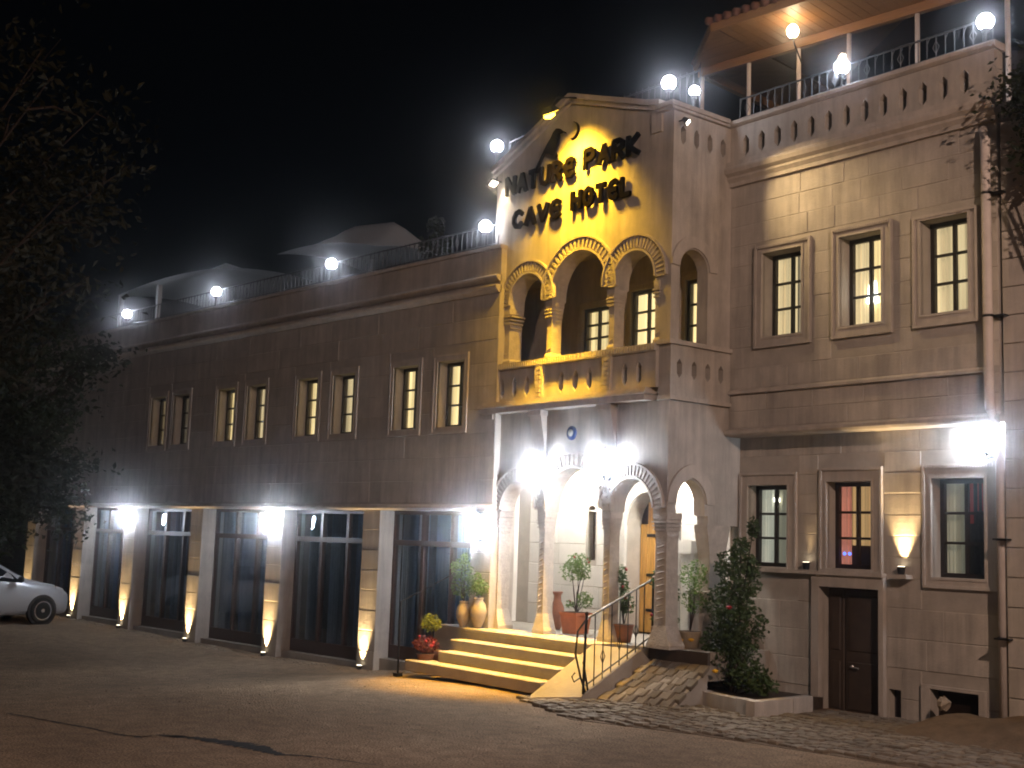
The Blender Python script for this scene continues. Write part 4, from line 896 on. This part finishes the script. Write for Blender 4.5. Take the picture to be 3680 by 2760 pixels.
# planter with rose bush
plr = thing('stone_planter', 'low stone-edged planting bed in front of the right wing', 'planter', FT)
def seg(mb, a, b, w, z0, z1):
    a = Vector(a); b = Vector(b); d = (b-a).normalized(); n = Vector((-d.y, d.x))*w
    P4 = [a, b, b+n, a+n]; mb.prism([(p.x, p.y) for p in P4], None, z0, z1, 'z'); return mb
for (a, b) in (((-.02, .22), (.62, .085)), ((.63, .083), (1.26, -.055)), ((1.265, -.056), (1.63, -.14))): build('edge_stone', seg(MB(), a, b, .14, -.05, .19+random.uniform(-.01, .01)), 'tuff_trim', plr)
for (a, b) in (((1.632, -.14), (1.60, .62)), ((1.60, .63), (1.57, 1.05))): build('edge_stone', seg(MB(), a, b, .13, -.05, .195), 'tuff_trim', plr)
build('edge_stone', seg(MB(), (-.02, .225), (-.05, .9), -.13, -.05, .17), 'tuff_trim', plr)
build('soil', MB().prism([(.12, .33), (1.50, .02), (1.46, 1.40), (.08, 1.40)], None, -.05, .15, 'z'), 'soil', plr)
rb = thing('rose_bush', 'large dark rose bush with yellow blooms growing in the planting bed', 'bush', FT @ Matrix.Translation((.62, .62, .15)))
t = MB(); tips = []
BC = [(.0, .0, .45, .34, .34), (-.22, .05, .62, .26, .26), (.12, .0, .85, .34, .30), (-.12, .05, 1.12, .30, .28), (.05, .10, 1.38, .26, .24), (-.18, .1, 1.62, .18, .18), (.02, .12, 1.85, .12, .14), (.38, -.1, .25, .26, .18), (-.38, .0, .28, .22, .2), (.55, -.05, .15, .18, .12), (.16, .2, 2.12, .07, .16), (.12, .2, 1.62, .12, .14)]
for c in BC: tips.append((c[0], c[1], c[2]))
stems(t, (0, 0, -.05), tips, .014); build('stem', t, 'bark', rb)
t = MB()
for c in BC: foliage(t, c[:3], c[3]*1.18, c[3]*1.0, c[4]*1.12, int(1700*c[3]*c[4]*4)+60, .07, .55, .1)
build('foliage', t, 'leaf_bush', rb)
for (x, y, z) in ((-.62, -.22, .62), (-.60, -.24, .50), (-.50, -.2, .63), (.10, -.42, .30), (-.08, -.43, .17), (-.30, -.33, .32), (.2, -.3, 1.1)):
    x *= 1.32; y *= 1.32; t = MB(); t.sphere((x*.8, y*.8, z), .034, 8, 6, .7)
    for k in range(5): a = k*1.257; t.sphere((x*.8+.022*math.cos(a), y*.8+.022*math.sin(a), z+.004), .022, 6, 5, .6)
    build('rose', t, 'petal_y' if abs(z-1.1) > .01 else 'petal_r', rb, smooth=True)

# iron handrail beside the ramp
hr = thing('handrail', 'black wrought iron handrail with scrolled end post beside the ramp', 'handrail', FT @ Matrix.Translation((-.45, 0, 0)))
def hz(d): return 1.04+(d+.96)*.43
def bz(d): return max(.10, .09+(d+.96)*.53)
build('top_rail', MB().tube([(0, -.96, 1.04), (0, .23, 1.55)], .016, 8), 'rail', hr)
build('bottom_rail', MB().tube([(0, -.96, .20), (0, .23, .80)], .010, 6), 'iron', hr)
t = MB(); t.tube([(0, -1.0, .02), (0, -.99, .6), (0, -.97, 1.08)], .018, 8); t.sphere((0, -.97, 1.10), .026, 8, 6); build('end_post', t, 'iron', hr)
t = MB(); t.tube([(0, -.98, 1.02), (0, -1.12, .88), (0, -1.15, .6), (0, -1.05, .3), (0, -.93, .04)], .014, 6); t.tube([(0, -1.01, .5), (0, -.90, .05)], .014, 6); t.tube([(0, -1.05, .30), (0, -1.16, .25), (0, -1.2, .32), (0, -1.15, .36)], .01, 6); build('scroll', t, 'iron', hr)
build('upper_post', MB().tube([(0, .23, .66), (0, .23, 1.57)], .016, 8), 'iron', hr)
for k in range(7):
    d = -.82+k*.148; t = MB(); t.tube([(0, d, bz(d)), (0, d, hz(d))], .008, 6)
    if k % 2: t.tube([(0, d, bz(d)+.22), (0, d+.04, bz(d)+.31), (0, d, bz(d)+.4), (0, d-.04, bz(d)+.31), (0, d, bz(d)+.22)], .007, 5, caps=False)
    build('baluster', t, 'iron', hr)
hl = thing('stair_post', 'thin dark iron post at the left end of the bottom step', 'post', FT @ Matrix.Translation((-4.22, -1.30, ground(-14.8))))
build('post', MB().tube([(0, 0, 0), (0, 0, 1.1)], .016, 8), 'iron', hl); build('foot', MB().box(-.05, .05, -.05, .05, 0, .05), 'iron', hl)
build('rail', MB().tube([(0, 0, 1.1), (.15, .9, 1.55)], .008, 6), 'iron', hl)

# dirt mound with a stone by the cellar window
t = MB(); nx_, ny_ = 26, 16
for i in range(nx_+1):
    for j in range(ny_+1):
        x = 2.9+2.6*i/nx_; y = .1+1.4*j/ny_
        h = max(0, .34*math.exp(-((x-4.6)/.9)**2)+.16*math.exp(-((x-3.5)/.35)**2))*(math.sin(math.pi*min(1, (j/ny_)*.75+.0))**1.1)*(1.0)
        ed = min(i, nx_-i, j)/3.0; h *= min(1, ed); t.v.append((x, y, h+random.uniform(-.012, .012)-.01))
t.f = [(i*(ny_+1)+j, (i+1)*(ny_+1)+j, (i+1)*(ny_+1)+j+1, i*(ny_+1)+j+1) for i in range(nx_) for j in range(ny_)]
mo = build('dirt_mound', t, 'dirt', None, FT, smooth=True); mo.matrix_world = FT; tag(mo, kind='structure')
t = MB(); t.sphere((0, 0, 0), .08, 7, 5, 1.0); t.v = [(v[0]*random.uniform(.7, 1.2), v[1]*random.uniform(.7, 1.2), v[2]*random.uniform(.75, 1.25)) for v in t.v]
ro = build('loose_stone', t, 'rock', None, smooth=False); ro.matrix_world = FT @ Matrix.Translation((3.30, 1.2, .30)); tag(ro, 'rough round stone lying on the dirt by the cellar window', 'stone')

# ================================================================ parked car
def car(label, loc, fwd):
    ang = math.atan2(fwd[1], fwd[0]); g = thing('parked_car', label, 'car', Matrix.Translation(loc) @ Matrix.Rotation(ang, 4, 'Z'))
    # station: x, bottom, widest, belt, top, half width, half width at the top   (front axle at x = 0)
    ST = [(.76, .30, .48, .55, .60, .52, .40), (.74, .22, .46, .62, .70, .66, .52), (.60, .20, .48, .70, .79, .76, .62), (.35, .20, .52, .77, .87, .82, .66), (.0, .22, .56, .82, .94, .84, .68), (-.32, .22, .58, .86, 1.0, .845, .69),
          (-.60, .20, .60, .89, 1.14, .845, .66), (-.95, .20, .60, .91, 1.33, .845, .61), (-1.30, .20, .60, .92, 1.43, .845, .585), (-1.9, .20, .60, .94, 1.46, .845, .58), (-2.5, .22, .62, .97, 1.43, .84, .57), (-2.95, .24, .64, 1.0, 1.30, .82, .56), (-3.18, .28, .66, 1.0, 1.10, .78, .55), (-3.26, .34, .60, .85, .92, .70, .50)]
    t = MB(); n = 12
    for (x, zb, zw, zl, zt, w, wt) in ST:
        half = [(w*.86, zb), (w*.97, zb+.08), (w, zw), (w*.985, (zw+zl)/2), (w*.95, zl), (wt, zt-.05*(1 if zt > 1 else .6)), (wt*.6, zt-.005)]
        t.v += [(x, -y, z) for y, z in half]+[(x, y, z) for y, z in reversed(half)]
    k = 14
    for i in range(len(ST)-1):
        for j in range(k-1): t.f.append((i*k+j, (i+1)*k+j, (i+1)*k+j+1, i*k+j+1))
        t.f.append((i*k+k-1, (i+1)*k+k-1, (i+1)*k, i*k))
    t.f += [tuple(range(k)), tuple((len(ST)-1)*k+j for j in range(k))]
    b = build('body', t, 'carpaint', g, smooth=True)
    def side(i, f, v, sgn, off=.012):                     # point on the flank between belt (v=0) and roof edge (v=1)
        A, B = ST[i], ST[i+1]; q = [A[m]+(B[m]-A[m])*f for m in range(7)]
        y = q[5]*.95+(q[6]-q[5]*.95)*v; z = q[3]+(q[4]-.05-q[3])*v; return (q[0], sgn*(y+off), z)
    for sgn in (-1, 1):
        for pts in ([(5, .7, .10), (7, .95, .10), (7, .95, .86), (7, .2, .84), (6, .3, .72)], [(8, .15, .10), (9, .95, .10), (9, .95, .86), (8, .15, .88)], [(10, .1, .12), (10, .9, .14), (10, .75, .76), (10, .1, .84)]):
            P_ = [side(i, f, v, sgn) for i, f, v in pts]; build('side_window', MB().add(P_, [tuple(range(len(P_)))]), 'carglass', g)
        build('door_handle', MB().box(-1.55, -1.40, sgn*.85-.012, sgn*.85+.012, .82, .845), 'carpaint', g)
        m_ = MB(); m_.lathe([(.02, -.07), (.075, -.05), (.085, .02), (.05, .06)], 10); m_.v = [(v[0]*.8-.62, sgn*.93+v[1], .98+v[2]) for v in m_.v]; build('mirror', m_, 'blackplastic', g, smooth=True)
        build('headlight', MB().add([(.66, sgn*.55, .60), (.50, sgn*.795, .66), (.30, sgn*.815, .77), (.36, sgn*.70, .835), (.58, sgn*.55, .74)], [(0, 1, 2, 3, 4)]), 'chrome', g)
    build('windscreen', MB().add([(-.40, -.60, 1.045), (-.40, .60, 1.045), (-1.20, .50, 1.425), (-1.20, -.50, 1.425)], [(0, 1, 2, 3)]), 'carglass', g)
    build('grille', MB().box(.74, .815, -.36, .36, .36, .46), 'blackplastic', g); build('number_plate', MB().box(.80, .82, -.24, .24, .48, .56), 'fabric', g)
    for x in (0, -2.46):
        for sgn in (-1, 1):
            y = sgn*.78
            arch = MB(); arch.lathe([(.345, -.03), (.35, .07)], 24); arch.v = [(v[0]+x, y+sgn*v[2], v[1]+.29) for v in arch.v]; build('wheel_arch', arch, 'blackplastic', g)
            ty_ = MB(); ty_.lathe([(.20, -.10), (.27, -.10), (.29, -.07), (.29, .07), (.275, .095), (.20, .10)], 28); ty_.v = [(v[0]+x, y+sgn*v[2], v[1]+.29) for v in ty_.v]; wh = build('wheel', ty_, 'tyre', g, smooth=True)
            rm = MB(); rm.lathe([(.205, .06), (.205, .103), (.18, .098), (.17, .06)], 24)
            for s_ in range(7):
                a = s_*2*math.pi/7; c, s2 = math.cos(a), math.sin(a); rm.add([(c*.03-s2*.025, s2*.03+c*.025, .095), (c*.03+s2*.025, s2*.03-c*.025, .095), (c*.18+s2*.018, s2*.18-c*.018, .085), (c*.18-s2*.018, s2*.18+c*.018, .085)], [(0, 1, 2, 3)])
            rm.lathe([(.045, .08), (.04, .105), (.001, .11)], 12); rm.v = [(v[0]+x, y+sgn*v[2], v[1]+.29) for v in rm.v]; build('rim', rm, 'alloy', wh)
    return g
car('silver hatchback parked nose-in at the left edge of the street', (-28.20, 11.50, ground(-28.2)), (-.16, .987))

# ================================================================ trees
def tree(name, label, base, crown, r, nb, nl, leaf, lm, trunk_r=.16, droop=0.0, seed=1, spread=.75, clump=.45, fk=.42):
    random.seed(seed); g = thing(name, label, 'tree', Matrix.Translation(base)); B = Vector(base); C0 = Vector(crown)-B
    t = MB(); lv = MB(); fork = C0*fk+Vector((0, 0, C0.z*.02))
    t.tube([(0, 0, -.2), tuple(fork*.5+Vector((random.uniform(-.15, .15), 0, 0))), tuple(fork)], [trunk_r*1.25, trunk_r, trunk_r*.8], 9)
    anchors = []
    for i in range(nb):
        while True:
            p = Vector((random.uniform(-1, 1), random.uniform(-1, 1), random.uniform(-1, 1)))
            if .35 < p.length < 1: break
        e = C0+Vector((p.x*r[0], p.y*r[1], p.z*r[2]))
        s0 = fork*random.uniform(.75, 1.0); m1 = s0+(e-s0)*.35+Vector((random.uniform(-.3, .3), random.uniform(-.3, .3), random.uniform(.1, .5))); m2 = s0+(e-s0)*.7+Vector((random.uniform(-.25, .25), random.uniform(-.25, .25), random.uniform(.0, .4)))
        e2 = e-Vector((0, 0, droop*random.random()))
        rr_ = trunk_r*random.uniform(.22, .42); t.tube([s0, m1, m2, e2], [rr_, rr_*.7, rr_*.42, .006], 6)
        for a in range(5):
            f = random.uniform(.35, 1.0); q = (m1+(m2-m1)*((f-.35)/.35)) if f < .7 else (m2+(e2-m2)*((f-.7)/.3))
            tw = q+Vector((random.gauss(0, .5), random.gauss(0, .5), random.gauss(.05, .3)))*spread; md = (q+tw)/2+Vector((0, 0, .08))
            t.tube([q, md, tw], [rr_*.28+.004, rr_*.18+.003, .003], 4); anchors += [tw, md, (q+tw)/2]
        anchors += [e2, m2]
    for _ in range(nl):
        a = random.choice(anchors); p = a+Vector((random.gauss(0, clump), random.gauss(0, clump), random.gauss(0, clump*.7))); lv.leaf(p, leaf*random.uniform(.6, 1.3), .5)
    build('trunk', t, 'bark', g, recalc=False); build('crown', lv, lm, g, recalc=False); return g
tree('roadside_tree', 'tall sparse tree with bare twigs filling the dark upper left', (-20.6, 3.9, -.25), (-18.2, 6.3, 6.8), (3.3, 2.4, 4.0), 44, 17000, .155, 'leaf_tree', .14, .3, 3, .8, .33)
tree('roadside_tree', 'dense dark leafy tree in front of the far left end of the hotel', (-28.0, 8.3, -.2), (-25.0, 9.9, 4.6), (2.9, 1.4, 3.0), 60, 26000, .15, 'leaf_dark', .15, .4, 5, .6, .24)
tree('corner_tree', 'dark tree crown overlapping the upper right corner of the hotel', tuple(tp(5.3, .45, 0)), tuple(tp(4.95, .85, 7.30)), (.50, .35, .55), 22, 7000, .08, 'leaf_dark', .05, .1, 9, .28, .13, .86)

# ================================================================ thin haze volume added to imitate lamp bloom as soft glows
hz_ = MB().box(-48, 10, -6, 24, -1.4, 11.5)
hm = bpy.data.materials.new('bloom_haze'); hm.use_nodes = True; hn = hm.node_tree.nodes; hn.remove(hn['Principled BSDF'])
pv = hn.new('ShaderNodeVolumePrincipled'); pv.inputs['Color'].default_value = (.95, .96, 1, 1); pv.inputs['Density'].default_value = .006; pv.inputs['Anisotropy'].default_value = .985
hm.node_tree.links.new(pv.outputs[0], hn['Material Output'].inputs['Volume'])
tag(build('bloom_haze', hz_, hm), kind='stuff')
